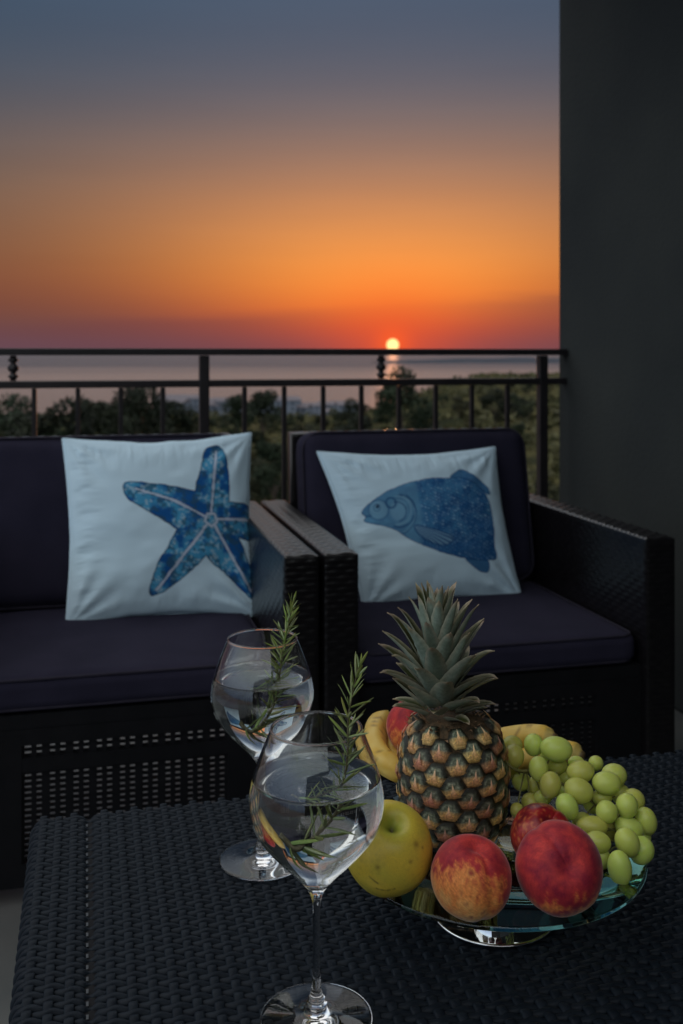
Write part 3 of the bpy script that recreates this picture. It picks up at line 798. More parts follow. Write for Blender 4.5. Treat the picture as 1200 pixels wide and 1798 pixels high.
m_pillow = vcol('printed_cloth', rough=.9, spec=.15, sheen=.15, bs=.35, bscale=1100, bd=.0004)
def pillow(name, label, corners_px, yt, yb, paint, seed, shift=0, TF=.060, TB=.028, n=250):
    TL, TR, BR, BL = corners_px
    c3 = [atY(*TL, yt), atY(*TR, yt), atY(*BR, yb), atY(*BL, yb)]
    c2 = [np.array(p, float) for p in corners_px]
    cen = sum(c3, Vector()) / 4
    u = np.linspace(0, 1, n); U, V = np.meshgrid(u, u)          # V=0 top
    up = .5 + (U - .5) * (1 - .060 * np.sin(PI * V)); vp = .5 + (V - .5) * (1 - .085 * np.sin(PI * U))
    wv = (fbm(U * 7, V * 7, seed) - .5)
    A = [np.array(p) for p in c3]
    bil = lambda Q, a, b_: ((1 - a) * (1 - b_))[..., None] * Q[0] + (a * (1 - b_))[..., None] * Q[1] + (a * b_)[..., None] * Q[2] + ((1 - a) * b_)[..., None] * Q[3]
    P0 = bil(A, up + wv * .010 * np.sin(PI * V), vp + wv * .016 * np.sin(PI * U))
    nrm = np.cross(A[1] - A[0], A[3] - A[0]); nrm = -nrm / np.linalg.norm(nrm)
    if nrm[1] > 0: nrm = -nrm
    prof_ = (np.clip(np.sin(PI * U), 0, 1) * np.clip(np.sin(PI * V), 0, 1)) ** .42
    e = np.minimum(np.minimum(U, 1 - U), np.minimum(V, 1 - V))
    wr = (fbm(U * 3 + 3, V * 5, seed + 4, 3) - .5) * .012 + (fbm(U * 22, V * 5, seed + 8, 3) - .5) * .008 * sstep(.25, .02, V) + (fbm(U * 5, V * 22, seed + 9, 3) - .5) * .008 * sstep(.25, .02, U) + (fbm(U * 14, V * 5, seed + 12, 3) - .5) * .008 * sstep(.8, 1, V)
    # diagonal pulls from the corners
    for cu, cv_, k in ((0, 0, 1), (1, 0, 1), (1, 1, 1.6), (0, 1, 1.3)):
        dx = np.abs(U - cu); dy = np.abs(V - cv_); rr = np.hypot(dx, dy); an = np.arctan2(dy, dx)
        wr = wr + .0020 * k * np.cos(an * 13 + seed) * np.exp(-((rr - .2) / .13) ** 2)
    Hf = TF * prof_ + wr * sstep(0, .08, e)
    front = P0 + Hf[..., None] * nrm
    backp = P0 - (TB * prof_)[..., None] * nrm
    X2 = bil(c2, U, V)
    cols = paint(X2[..., 0] + shift * prof_, X2[..., 1])
    Vt = np.concatenate([front.reshape(-1, 3)]) - np.array(cen)
    idx = np.arange(n * n).reshape(n, n)
    F1 = np.stack([idx[:-1, :-1], idx[1:, :-1], idx[1:, 1:], idx[:-1, 1:]], -1).reshape(-1, 4)
    me = mesh_from(name, Vt.tolist(), F1.tolist(), m_pillow, True, cols.reshape(-1, 3))
    o = link(name, me, None, cen); tag(o, label, 'pillow', 'printed pillows')
    s = 6; sub = backp[::s, ::s] if (n - 1) % s == 0 else backp
    k_ = sub.shape[0]; idx = np.arange(k_ * k_).reshape(k_, k_)
    F2 = np.stack([idx[:-1, :-1], idx[:-1, 1:], idx[1:, 1:], idx[1:, :-1]], -1).reshape(-1, 4)
    link('back_cover', mesh_from('back_cover', (sub.reshape(-1, 3) - np.array(cen)).tolist(), F2.tolist(), m_seam_w), o)
    # stitched edge
    ring = [P0[0, i] for i in range(0, n, 6)] + [P0[i, -1] for i in range(0, n, 6)] + [P0[-1, i] for i in range(n - 1, 0, -6)] + [P0[i, 0] for i in range(n - 1, 0, -6)]
    ring.append(ring[0])
    m = MB(); m.tube([Vector(p) - cen for p in ring], .0022, 6, cap=False); m.build('seam', m_seam_w, o, True)
    return o
pillow('starfish_pillow', 'pale blue square pillow printed with a blue starfish, on the left armchair', ((110, 770), (441, 760), (455, 1083), (116, 1105)), 2.315, 2.165, paint_star, 3)
pillow('fish_pillow', 'pale blue square pillow printed with a blue scaly fish', ((557, 793), (869, 785), (918, 1055), (640, 1076)), 2.31, 2.18, paint_fish, 8, 13)

# ================================================================== TABLE
TH = .42
TX0, TX1, TY0, TY1 = -.058, .93, .48, 1.187
table = empty('coffee_table', ((TX0 + TX1) / 2, (TY0 + TY1) / 2, 0)); tag(table, 'dark woven rattan coffee table carrying the glasses and the fruit', 'coffee table')
tcx, tcy = table.location.x, table.location.y
def tpart(mb, name, mat, smooth=False):
    mb.v = [(x - tcx, y - tcy, z) for x, y, z in mb.v]; return mb.build(name, mat, table, smooth)
m = MB(); m.box((TX0 + .012, TY0 + .01, TH - .045), (TX1 - .01, TY1 - .006, TH - .0052)); tpart(m, 'tabletop_core', m_core)
m = MB(); m.box((TX0 + .02, TY0 + .03, .22), (TX1 - .03, TY1 - .03, TH - .046)); tpart(m, 'apron', m_core)
for x in (TX0 + .04, TX1 - .08):
    for y in (TY0 + .05, TY1 - .09):
        m = MB(); m.box((x, y, 0), (x + .04, y + .04, .219)); o = tpart(m, 'leg', m_core)
WP = .0166      # spacing of the warps
FP = .0084      # spacing of the wefts
SEAM = .0035
warpx = [SEAM - WP * .98 * (k + 1) for k in range(3)]
k = 1
while SEAM + WP * k < TX1 - .01: warpx.append(SEAM + WP * k); k += 1
EDGE_R = .012
def edge_map(s):
    """flat coordinate to (x, z drop, normal) with the left edge rounded down"""
    x0 = TX0 + EDGE_R
    if s >= x0: return s, 0.0, (0, 1)
    a = (x0 - s) / EDGE_R
    if a < PI / 2: return x0 - EDGE_R * math.sin(a), -EDGE_R * (1 - math.cos(a)), (-math.sin(a), math.cos(a))
    return x0 - EDGE_R, -EDGE_R - (x0 - s - EDGE_R * PI / 2), (-1, 0)
def weft_mesh(par, jit):
    r_ = random.Random(jit)
    s0 = TX0 - .03; n = int((TX1 - s0) / (WP / 7)); v = []; f = []
    K = 6
    for i in range(n + 1):
        s = s0 + (TX1 - s0) * i / n
        ph = (s - SEAM) / WP
        if s < SEAM: ph = (s - SEAM) / (WP * .98)
        o_ = math.cos(PI * (ph + par))             # +1 above the warp, -1 below
        z = .0011 * o_ - .0012
        wdt = .0034 - .0009 * max(0, -o_)
        hgt = .0020
        yo = .0009 * math.sin(PI * (ph + par) * 2)
        dseam = abs(s - SEAM)
        if dseam < .006:
            q_ = 1 - dseam / .006; z -= .0045 * q_; wdt *= 1 - .25 * q_
        x, dz, (nx_, nz_) = edge_map(s)
        for k in range(K + 1):
            a = PI * k / K
            yy = -math.cos(a) * wdt + yo; hh = z + hgt * (math.sin(a) ** .7 if 0 < k < K else 0) - (.0012 if k in (0, K) else 0)
            v.append((x + nx_ * hh, yy, dz + nz_ * hh))
    for i in range(n):
        for k in range(K):
            a = i * (K + 1) + k; f.append((a, a + 1, a + K + 2, a + K + 1))
    return mesh_from('weft_strand', v, [q_[::-1] for q_ in f], m_rattan_table)
def warp_mesh(par):
    L = TY1 - TY0 + .012; n = int(L / (FP / 6)); v = []; f = []
    sec = [(-.0041, -.0016), (-.0038, .0004), (-.0028, .0010), (0, .0012), (.0028, .0010), (.0038, .0004), (.0041, -.0016)]
    for i in range(n + 1):
        y = L * i / n
        o_ = -math.cos(PI * (y / FP + par))
        o_ = math.copysign(abs(o_) ** .6, o_)
        z = .0013 * o_ + .0002
        yy = y; dz = 0
        over = y - (TY1 - TY0)
        if over > -.004: dz = -min((over + .004) ** 2 * 60, .02); yy = min(y, TY1 - TY0 + .001)
        for sx, sz in sec: v.append((sx * (1 + .05 * o_), yy, z + sz + dz))
    K = len(sec)
    for i in range(n):
        for k in range(K - 1):
            a = i * K + k; f.append((a, a + 1, a + K + 1, a + K))
    return mesh_from('warp_strand', v, f, m_rattan_table)
nrow = int((TY1 - TY0) / FP)
wefts = [[weft_mesh(p, 1 + p)] for p in (0, 1)]
for j in range(nrow):
    y = TY1 - FP * (nrow - j) + FP * .5
    link('weft_strand', wefts[j % 2][0], table, (-tcx, y - tcy + rng.uniform(-.0003, .0003), TH - .0028))
y_first = TY1 - FP * nrow + FP * .5
warps = [warp_mesh(p) for p in (0, 1)]
# warp index parity: weft of parity p is above warp k when cos(pi*(k+p)) = 1
for i, x in enumerate(warpx):
    kk = -(i + 1) if i < 3 else i - 2
    link('warp_strand', warps[kk % 2], table, (x - tcx, y_first - tcy, TH - .0028))
m = MB()
yy = TY0 + .01
while yy < TY1 - .01:
    m.box((SEAM - .0034, yy - .003, TH - .0058), (SEAM - .0014, yy + .003, TH - .0033)); yy += FP * 2
o = tpart(m, 'seam_stitches', m_rattan_seam); o['kind'] = 'stuff'

# ================================================================== GLASSES
def dense(prof, n=5):
    return [(max(p[0], 0), p[1]) for p in smooth_profile([(a, b_, 0) for a, b_ in prof], n)]
OUT = [(.0028, .060), (.0029, .080), (.0036, .0920), (.0062, .0995), (.0115, .1068), (.0190, .1150), (.0280, .1240), (.0375, .1345), (.0452, .1445), (.0503, .1550), (.0523, .1655), (.0518, .1765), (.0491, .1890), (.0445, .2030), (.0397, .2150), (.0355, .2250)]
def liquid_r(z, prof):
    for (r0, z0), (r1, z1) in zip(prof[:-1], prof[1:]):
        if z0 <= z <= z1: return r0 + (r1 - r0) * (z - z0) / (z1 - z0)
    return 0
def make_glass(loc, label, tilt=(0, 0)):
    g = empty('wine_glass', loc); tag(g, label, 'glass', 'stemmed glasses on the table')
    g.rotation_euler = (tilt[0], tilt[1], 0)
    foot = [(0, 0), (.0415, 0), (.0432, .0006), (.0434, .0014), (.0425, .0020), (.030, .0028), (.018, .0042), (.0105, .0068), (.0075, .0100), (.0086, .0118), (.0075, .0136), (.0060, .0150), (.0068, .0168), (.0052, .0190), (.0040, .0240), (.0032, .035), (.0028, .060)]
    fo = foot[:3] + dense(foot[2:], 3)[1:]
    out_up = dense(OUT, 6)
    wall = .0009
    inner_ctrl = [(0, .1048), (.004, .1052), (.0108, .1082), (.0183, .1161), (.0272, .1250), (.0367, .1354), (.0443, .1451), (.0494, .1554), (.0514, .1656), (.0509, .1763), (.0482, .1887), (.0436, .2026), (.0388, .2146), (.0346, .2250)]
    inn = dense(inner_ctrl, 6)
    prof = fo + out_up[1:] + [(.0357, .2255), (.0358, .2260), (.0355, .2265), (.0350, .2267), (.0345, .2265), (.0342, .2260), (.0343, .2255)] + inn[::-1]
    v, f = lathe(prof, 96)
    # split at the stem joint: foot and stem, bowl
    link('glass_body', outward(mesh_from('glass_body', v, f, m_glass)), g)
    # drink
    ZL = .1885
    lp = [(max(r + (.0003 if z > .1055 else 0), 0), z - .0003) for r, z in inn if z < ZL]
    rl = liquid_r(ZL, inn)
    top = [(rl + .0003, ZL), (rl - .0006, ZL - .0002), (rl - .0016, ZL - .00078), (rl - .0022, ZL - .0008), (rl - .0030, ZL - .0008), (rl * .6, ZL - .0008), (0, ZL - .0008)]
    v, f = lathe(lp + top, 96)
    return g, outward(mesh_from('drink', v, f, m_drink))
gl1 = at(556, 1790, .794); gl1.z = TH
gl2 = at(461, 1508, 1.044); gl2.z = TH
for loc, lab, dl in ((gl1, 'large stemmed glass nearest the viewer, in front of the yellow apple', 'clear drink filling the front glass'),
                     (gl2, 'stemmed glass standing further back on the table, partly behind the front glass', 'clear drink filling the rear glass')):
    g, dm = make_glass(loc, lab)
    o = link('drink', dm, None, loc); tag(o, dl, 'drink', 'clear drinks in the stemmed glasses')

# rosemary
m_ros = vcol('rosemary_leaf', rough=.5, spec=.4, sss=0, rnd=.5)
m_rstem = simple('rosemary_stem', (.12, .10, .05), (.16, .15, .08), rough=.7, ns=200)
def ros_leaf_mesh(seed, bend):
    v = []; cols = []; f = []; n = 7
    for i in range(n):
        t = i / (n - 1); w = .00108 * (math.sin(PI * min(t * .9 + .1, 1)) ** .5) if i < n - 1 else .0001
        y = bend * t * t
        for k, (sx, sz) in enumerate(((-1, 0), (-.5, .55), (0, .35), (.5, .55), (1, 0), (0, -.5))):
            v.append((sx * w, y + sz * w, t)); cols.append((.20 + .08 * t, .28 + .06 * t, .075) if k != 5 else (.32, .38, .22))
        if i:
            a = (i - 1) * 6
            for k in range(6): f.append((a + k, a + (k + 1) % 6, a + 6 + (k + 1) % 6, a + 6 + k))
    return v, f, cols
ros_me = []
for bnd in (-.12, .0, .15):
    v, f, c_ = ros_leaf_mesh(1, bnd)
    # scale z by .02 at mesh level
    v = [(x, y * .02 if abs(y) > .002 else y, z * .02) for x, y, z in v]
    ros_me.append(mesh_from('leaf', v, f, m_ros, True, c_))
def sprig(label, pts, whorls, seed, lmin=.6, lmax=1.05, per=5):
    r_ = random.Random(seed)
    base = Vector(pts[0]); e = empty('rosemary_sprig', base); tag(e, label, 'rosemary', 'rosemary sprigs')
    P_ = smooth_profile([Vector(p) for p in pts], 14)
    m = MB(); m.tube([p - base for p in P_], [.0013 - .0008 * i / len(P_) for i in range(len(P_))], 7); m.build('stem', m_rstem, e, True)
    L = [0]
    for a, b_ in zip(P_[:-1], P_[1:]): L.append(L[-1] + (b_ - a).length)
    for k in range(whorls):
        s = L[-1] * (.04 + .96 * k / (whorls - 1)); i = max(i for i in range(len(L)) if L[i] <= s + 1e-9); i = min(i, len(P_) - 2)
        p = P_[i].lerp(P_[i + 1], (s - L[i]) / max(L[i + 1] - L[i], 1e-9)); t = (P_[i + 1] - P_[i]).normalized()
        a = t.orthogonal().normalized(); b2 = t.cross(a)
        tf = k / (whorls - 1)
        for q_ in range(per):
            an = 2 * PI * q_ / per + k * 1.1 + r_.uniform(-.3, .3)
            out = a * math.cos(an) + b2 * math.sin(an)
            spread = r_.uniform(.45, 1.15) * (1 - .55 * max(0, tf - .75) * 4)
            d = (t * math.cos(spread) + out * math.sin(spread)).normalized()
            sc_ = r_.uniform(lmin, lmax) * (1 - .35 * max(0, tf - .8) * 5)
            lf = link('leaf', ros_me[r_.randrange(3)], e, p - base)
            lf.rotation_mode = 'QUATERNION'; lf.rotation_quaternion = d.to_track_quat('Z', 'Y') @ Quaternion((0, 0, 1), r_.uniform(0, 6.28))
            lf.scale = (1, 1, sc_)
d1 = .785
sprig('rosemary sprig standing in the front glass', [at(512, 1447, .80), at(535, 1462, .797), at(566, 1440, .795), at(586, 1414, .79), at(600, 1385, d1), at(610, 1330, d1 - .005), at(612, 1262, d1 - .01), at(620, 1215, d1 - .01), at(630, 1172, d1 - .01)], 21, 4, .8, 1.35, 4)
d2 = 1.037
sprig('rosemary sprig standing in the rear glass', [at(434, 1252, 1.05), at(450, 1262, 1.047), at(472, 1242, 1.04), at(490, 1192, d2), at(494, 1160, d2), at(501, 1120, d2), at(508, 1092, d2), at(513, 1066, d2)], 24, 9, .85, 1.3, 5)

# ================================================================== FRUIT STAND
PC = W2(.140, .944)
stand = empty('fruit_stand', (PC.x, PC.y, TH)); tag(stand, 'round clear glass fruit plate raised on a mirrored metal foot', 'fruit stand')
v, f = lathe([(0, 0), (.0550, 0), (.0563, .0008), (.0565, .0020), (.0559, .0028), (.0540, .0030), (0, .0030)], 96)
link('base_disc', mesh_from('base_disc', v, f, m_chrome), stand)
v, f = lathe([(0, .0032), (.0195, .0032), (.0200, .0038), (.0200, .0570), (.0195, .0576), (0, .0576)], 64)
link('column', mesh_from('column', v, f, m_chrome), stand)
PZ = .0578; PT = .0055
v, f = lathe([(0, PZ), (.1335, PZ), (.1350, PZ + .0010), (.1358, PZ + .00275), (.1350, PZ + .0045), (.1335, PZ + PT), (0, PZ + PT)], 128)
link('glass_plate', outward(mesh_from('glass_plate', v, f, m_plate)), stand)
ZP = TH + PZ + PT + .0004

# --- round fruit
def fruit_mesh(name, R_, shape, color, nu=112, nv=84, mat=None):
    v = []; f = []; cols = []
    for j in range(nv + 1):
        th = PI * j / nv
        for i in range(nu):
            ph = 2 * PI * i / nu
            d = Vector((math.sin(th) * math.cos(ph), math.sin(th) * math.sin(ph), math.cos(th)))
            v.append(shape(th, ph, d) * R_); cols.append(color(th, ph, d))
    for j in range(nv):
        for i in range(nu):
            i2 = (i + 1) % nu; f.append((j * nu + i, (j + 1) * nu + i, (j + 1) * nu + i2, j * nu + i2))
    return mesh_from(name, v, f, mat, True, cols)
def cmix(a, b_, t):
    t = max(0, min(1, t)); return tuple(x * (1 - t) + y * t for x, y in zip(a, b_))
def peach_shape(crease, sq=.96):
    def s(th, ph, d):
        dph = (ph - crease + PI) % (2 * PI) - PI
        k = 1 - .055 * math.exp(-(dph / .16) ** 2) * math.sin(th) ** .5 * (1 if th < 2.6 else .3)
        k *= 1 - .20 * math.exp(-(th / .30) ** 2)               # stem dimple
        k *= 1 - .05 * math.exp(-((PI - th) / .3) ** 2)
        k *= 1 + .025 * mn.noise(d * 1.6)
        return Vector((d.x * k, d.y * k, d.z * k * sq))
    return s
CR, MA, GO, YE = (.58, .050, .045), (.27, .016, .036), (.78, .27, .07), (.84, .45, .15)
def peach_col(gold_dir, amt, seed, deep=.5):
    g = Vector(gold_dir).normalized()
    def c(th, ph, d):
        a = mn.noise(d * 2.1 + Vector((seed, 0, 0))); b_ = mn.noise(Vector((d.x * 8, d.y * 8, d.z * 3.5 + seed))); s = mn.noise(d * 22 + Vector((0, 0, seed))) + .6 * mn.noise(d * 60)
        t = d.dot(g) + amt + a * .5 + b_ * .5 + .18 * s
        base = cmix(MA, CR, (.5 - deep + .5) + a * .8 + b_ * .5)
        col = cmix(base, GO, (t - .25) / .45); col = cmix(col, YE, (t - .75) / .6)
        col = cmix(col, (.34, .05, .03), max(0, b_ * 2.4 - .75) * (1 if t > .4 else 0))
        return tuple(x * (1 + .22 * s) for x in col)
    return c
m_peach = vcol('peach_skin', mot=.14, mscale=700, rough=.62, spec=.25, sss=.12, sssr=(1, .35, .2), sheen=.3, bs=.2, bscale=1600, bd=.0003)
m_nect = vcol('nectarine_skin', mot=.2, mscale=350, rough=.34, spec=.5, sss=.1, sheen=.05)
def put_fruit(name, label, cat, me, r, d, z, rot, group=None):
    p = W2(r, d, z); o = link(name, me, None, p, rot); tag(o, label, cat, group); return o
def rest_z(me, rot):   # height of origin so the lowest vertex touches the plate
    mt = Euler(rot).to_matrix(); return ZP - min((mt @ v_.co).z for v_ in me.vertices)
# gold towards viewer and down for the left peach.  viewer direction is -(sin,cos) of yaw
vd = Vector((-SY, -CY, 0)); rt = Vector((CY, -SY, 0))
def loc_dir(w, rot): return Euler(rot).to_matrix().inverted() @ w
rotA = (R(14), R(5), R(-10))
me = fruit_mesh('peach', .0325, peach_shape(-PI / 2 + .35), peach_col(loc_dir(vd * .6 - rt * .5 + Vector((0, 0, -.75)), rotA), .30, 3.1, .30), mat=m_peach)
put_fruit('peach', 'golden and red blushed peach at the front edge of the glass plate', 'peach', me, .1045, .824, rest_z(me, rotA), rotA, 'peaches')
rotB = (R(62), R(-8), R(-6))
me = fruit_mesh('peach', .0352, peach_shape(PI / 2 + .3, .93), peach_col(loc_dir(vd * .2 + rt * .2 + Vector((0, 0, -.9)), rotB), -.28, 7.7, .62), mat=m_peach)
put_fruit('peach', 'dark crimson peach at the front right of the glass plate', 'peach', me, .1768, .832, rest_z(me, rotB), rotB, 'peaches')
rotC = (R(20), R(30), 0)
me = fruit_mesh('peach', .0285, peach_shape(1.0), peach_col(loc_dir(vd * .2 - rt * .5 + Vector((0, 0, -.6)), rotC), -.25, 12.3, .35), mat=m_peach)
put_fruit('peach', 'small red peach lying on the bananas behind the pineapple', 'peach', me, .0735, 1.032, CAM_H - (1277 - 622) / 1800 * 1.032, rotC, 'peaches')
rotD = (R(30), R(10), 0)
def ncol(th, ph, d):
    a = mn.noise(d * 2.5); b_ = mn.noise(d * 9); s = mn.noise(d * 30)
    c = cmix((.40, .02, .018), (.16, .006, .014), .4 + a * 1.2); c = cmix(c, (.6, .16, .05), max(0, b_ * 1.6 - .25 + loc_dir(-rt, rotD).dot(d) * .2))
    return tuple(x * (1 + .2 * s) for x in c)
me = fruit_mesh('nectarine', .0278, peach_shape(.9), ncol, mat=m_nect)
put_fruit('nectarine', 'shiny dark red nectarine between the pineapple, grapes and peach', 'nectarine', me, .1765, .9005, rest_z(me, rotD), rotD)
# apple
rotE = (R(27), R(-12), R(20))
def apple_shape(th, ph, d):
    k = 1 - .42 * math.exp(-(th / .30) ** 2) - .12 * math.exp(-((PI - th) / .28) ** 2)
    k *= 1 + .02 * math.cos(5 * ph) * (th / PI) ** 2
    w = math.sin(th) * (1.03 - .13 * (th / PI - .35) * 2)
    return Vector((d.x * k * (1.02 - .10 * max(0, -d.z)), d.y * k * (1.02 - .10 * max(0, -d.z)), d.z * k * 1.06 * (1)))
sp1 = loc_dir((vd * .80 + rt * .55 + Vector((0, 0, .34))).normalized(), rotE)
spots = [((vd * .70 + rt * .58 + Vector((0, 0, .42))), .085), ((vd * .80 + rt * .40 + Vector((0, 0, .12))), .05), ((vd * .9 - rt * .25 + Vector((0, 0, .05))), .06), ((vd * .6 + rt * .7 + Vector((0, 0, .3))), .04)]
spots = [(loc_dir(a.normalized(), rotE), s) for a, s in spots]
scr = [[vd * .93 + rt * (-.45 + .03 * k) + Vector((0, 0, -.20 - .018 * k)) for k in range(7)], [vd * .9 + rt * (-.30 + .05 * k) + Vector((0, 0, -.47 - .012 * k + .002 * k * k)) for k in range(9)]]
scr = [[loc_dir(a.normalized(), rotE) for a in s] for s in scr]
def acol(th, ph, d):
    a = mn.noise(d * 2.3); b_ = mn.noise(d * 14); s = mn.noise(d * 60)
    c = cmix((.82, .60, .07), (.70, .58, .08), .5 + a); c = cmix(c, (.34, .42, .05), math.exp(-(th / .40) ** 2))
    c = cmix(c, (.55, .40, .07), max(0, b_) * .5)
    c = cmix(c, (.08, .06, .02), math.exp(-(th / .13) ** 2))
    for p, s_ in spots: c = cmix(c, (.25, .15, .03), .75 * math.exp(-((d - p).length / s_) ** 2 * 1.3))
    for line in scr:
        m_ = min((d - p).length for p in line); c = cmix(c, (.12, .07, .015), .9 * math.exp(-(m_ / .022) ** 2))
    return tuple(x * (1 + .06 * s) for x in c)
m_apple = vcol('apple_skin', mot=.08, mscale=900, rough=.36, spec=.45, sss=.1, sssr=(.8, .7, .2), bs=.05, bscale=300)
me = fruit_mesh('apple', .0365, apple_shape, acol, 180, 130, m_apple)
ap = put_fruit('apple', 'yellow green apple with brown scratches beside the front glass', 'apple', me, .0390, .858, rest_z(me, rotE), rotE)

# --- pineapple
pc = W2(.1045, .963, ZP)
pine = empty('pineapple', pc); tag(pine, 'whole pineapple with green leafy crown in the middle of the plate', 'pineapple')
PH = .112
def pr(z):
    t = z / PH; return .0520 * (1 - max(0, abs(t - .46) / .54) ** 3.1 * .40) * (1 if t < .93 else 1 - (t - .93) * 2.2)
prf = [(0, 0), (.02, .0)] + [(pr(z) - .0035, z) for z in np.linspace(.001, PH, 30)] + [(0, PH)]
v, f = lathe(prf, 64)
m_pcore = simple('pineapple_rind', (.035, .028, .014), (.16, .095, .045), rough=.75, ns=200, bs=.8, bscale=600, bd=.002)
link('rind', mesh_from('rind', v, f, m_pcore), pine)
def fruitlet(seed):
    r_ = random.Random(seed); v = [(0, 0, .0036)]; c = [(.13, .15, .09)]; f = []
    seg, rings = 18, 6
    for j in range(1, rings + 1):
        rho = j / rings
        for k in range(seg):
            a = 2 * PI * k / seg
            hexr = 1 / max(abs(math.sin(a)), abs(math.cos(a - PI / 6)), abs(math.cos(a + PI / 6))) * .96
            x = math.cos(a) * .0119 * rho * hexr; y = math.sin(a) * .0112 * rho * hexr
            h = .0062 * (1 - rho ** 2.6) - .0022 * math.exp(-(rho / .4) ** 2) - (.0015 if j == rings else 0)
            n_ = r_.uniform(-.0003, .0003)
            v.append((x, y, h + n_))
            up = y / .0112
            eyec = cmix((.10, .13, .085), (.30, .33, .24), .45 + 1.3 * mn.noise(Vector((x * 300, y * 300, seed))))
            low = cmix((.52, .27, .09), (.78, .50, .22), .5 + mn.noise(Vector((x * 400, y * 200, seed + 3))))
            col = cmix(low, eyec, (up + .10 + .5 * abs(x) / .0119 * .6) / .2)
            if rho > .55 and up > -.2: col = cmix(col, (.010, .013, .007), (rho - .45) / .25)
            if rho > .9: col = cmix(col, (.045, .028, .014), .85)
            # pale wedge to the left and right of the tip
            c.append(col)
    for k in range(seg): f.append((0, 1 + k, 1 + (k + 1) % seg))
    for j in range(rings - 1):
        for k in range(seg):
            a = 1 + j * seg + k; b_ = 1 + j * seg + (k + 1) % seg
            f.append((a, a + seg, b_ + seg, b_))
    # bract: pointed scale standing up from the lower edge
    n = len(v); W_ = [(-.0082, -.0078, .0030), (-.0038, -.0046, .0066), (-.0014, -.0006, .0072), (r_.uniform(-.0006, .0006), .0066, .0080), (.0014, -.0006, .0072), (.0038, -.0046, .0066), (.0082, -.0078, .0030), (0, -.0088, .0046), (0, -.0038, .0084)]
    v += W_; cb = [(.55, .32, .13), (.60, .30, .13), (.78, .46, .26), (.92, .70, .50), (.78, .46, .26), (.60, .30, .13), (.55, .32, .13), (.48, .26, .10), (.68, .33, .16)]
    c += cb
    for a, b_ in ((0, 1), (1, 2), (2, 3), (3, 4), (4, 5), (5, 6)): f.append((n + a, n + 8, n + b_))
    f += [(n, n + 7, n + 8), (n + 7, n + 6, n + 8)]
    return mesh_from('fruitlet', v, f, m_flt, True, c)
m_flt = vcol('fruitlet_skin', rough=.42, spec=.45, rnd=.6, bs=.8, bscale=700, bd=.0014, mot=.55, mscale=420)
fl = [fruitlet(s) for s in range(5)]
NR = 9; nrows = 11
for j in range(nrows):
    z = .004 + (PH - .012) * j / (nrows - 1)
    rr = pr(z); z2 = z + .001; sl = (pr(z2) - pr(z)) / .001
    n_here = NR
    s_ = 2 * PI * rr / n_here / .0368
    for k in range(n_here):
        a = 2 * PI * (k + .5 * (j % 2)) / n_here + j * .03 + rng.uniform(-.02, .02)
        out = Vector((math.cos(a), math.sin(a), -sl)).normalized(); tang = Vector((-math.sin(a), math.cos(a), 0)); up = out.cross(tang)
        mt = Matrix((tang, up, out)).transposed()
        o = link('fruitlet', fl[rng.randrange(5)], pine, (rr * math.cos(a) - out.x * .0035, rr * math.sin(a) - out.y * .0035, z))
        o.rotation_euler = (mt @ Matrix.Rotation(rng.uniform(-.16, .16), 3, 'Z') @ Matrix.Rotation(rng.uniform(-.12, .12), 3, 'X')).to_euler()
        o.scale = (s_ * rng.uniform(.97, 1.05), .97 * rng.uniform(.97, 1.03), rng.uniform(.55, .75))
# crown
crown = empty('crown', (0, 0, 0)); crown.parent = pine
m_cleaf = vcol('pineapple_leaf', rough=.5, spec=.4, rnd=.4, bs=.35, bscale=250, bd=.001, mot=.25, mscale=180)
def crown_leaf(L, W_, bend, fold, seed, tipcurl):
    """strip growing along +Z, outer side -Y... bends towards +X(out)"""
    r_ = random.Random(seed); n = 13; v = []; c = []; f = []
    sec = [-1, -.55, 0, .55, 1]
    ang = 0; x = z = 0; P_ = []
    for i in range(n + 1):
        t = i / n; P_.append((x, z, ang)); ang = bend * t ** 1.2 + tipcurl * max(0, t - .8) * 5
        x += math.sin(ang) * L / n; z += math.cos(ang) * L / n
    for side in (0, 1):
        for i, (x, z, ang) in enumerate(P_):
            t = i / n; w = W_ * (1 - t) ** .62 * (1 + .35 * t) * (.86 + .14 * min(1, t * 5))
            if i == n: w = .0002
            for s in sec:
                ww = w * s * .5 * (1 + (.09 if (i % 2 and abs(s) == 1) else 0))
                dep = fold * w * (s * s) * .5                       # edges curve inwards (towards the axis, -X)
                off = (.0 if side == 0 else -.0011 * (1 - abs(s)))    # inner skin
                nx_, nz_ = math.cos(ang), -math.sin(ang)
                q = -dep + off
                v.append((x + nx_ * q, ww, z + nz_ * q))
                nn = mn.noise(Vector((s * 2, t * 9, seed)))
                if side == 0: col = cmix((.19, .255, .20), (.28, .35, .29), .5 + nn - .4 * t)
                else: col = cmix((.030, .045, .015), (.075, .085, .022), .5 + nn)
                if t > .84: col = cmix(col, (.38, .30, .20), (t - .84) / .12)
                if abs(s) == 1: col = cmix(col, (.50, .46, .34), .6)
                if t < .12: col = cmix((.22, .22, .14), col, t / .12)
                c.append(col)
    K = 5; off = (n + 1) * K
    for i in range(n):
        for k in range(K - 1):
            a = i * K + k
            f.append((a, a + 1, a + K + 1, a + K)); f.append((off + a, off + a + K, off + a + K + 1, off + a + 1))
    return mesh_from('leaf', v, f, m_cleaf, True, c)
NL = 62
lean = Vector((-.10, .03))
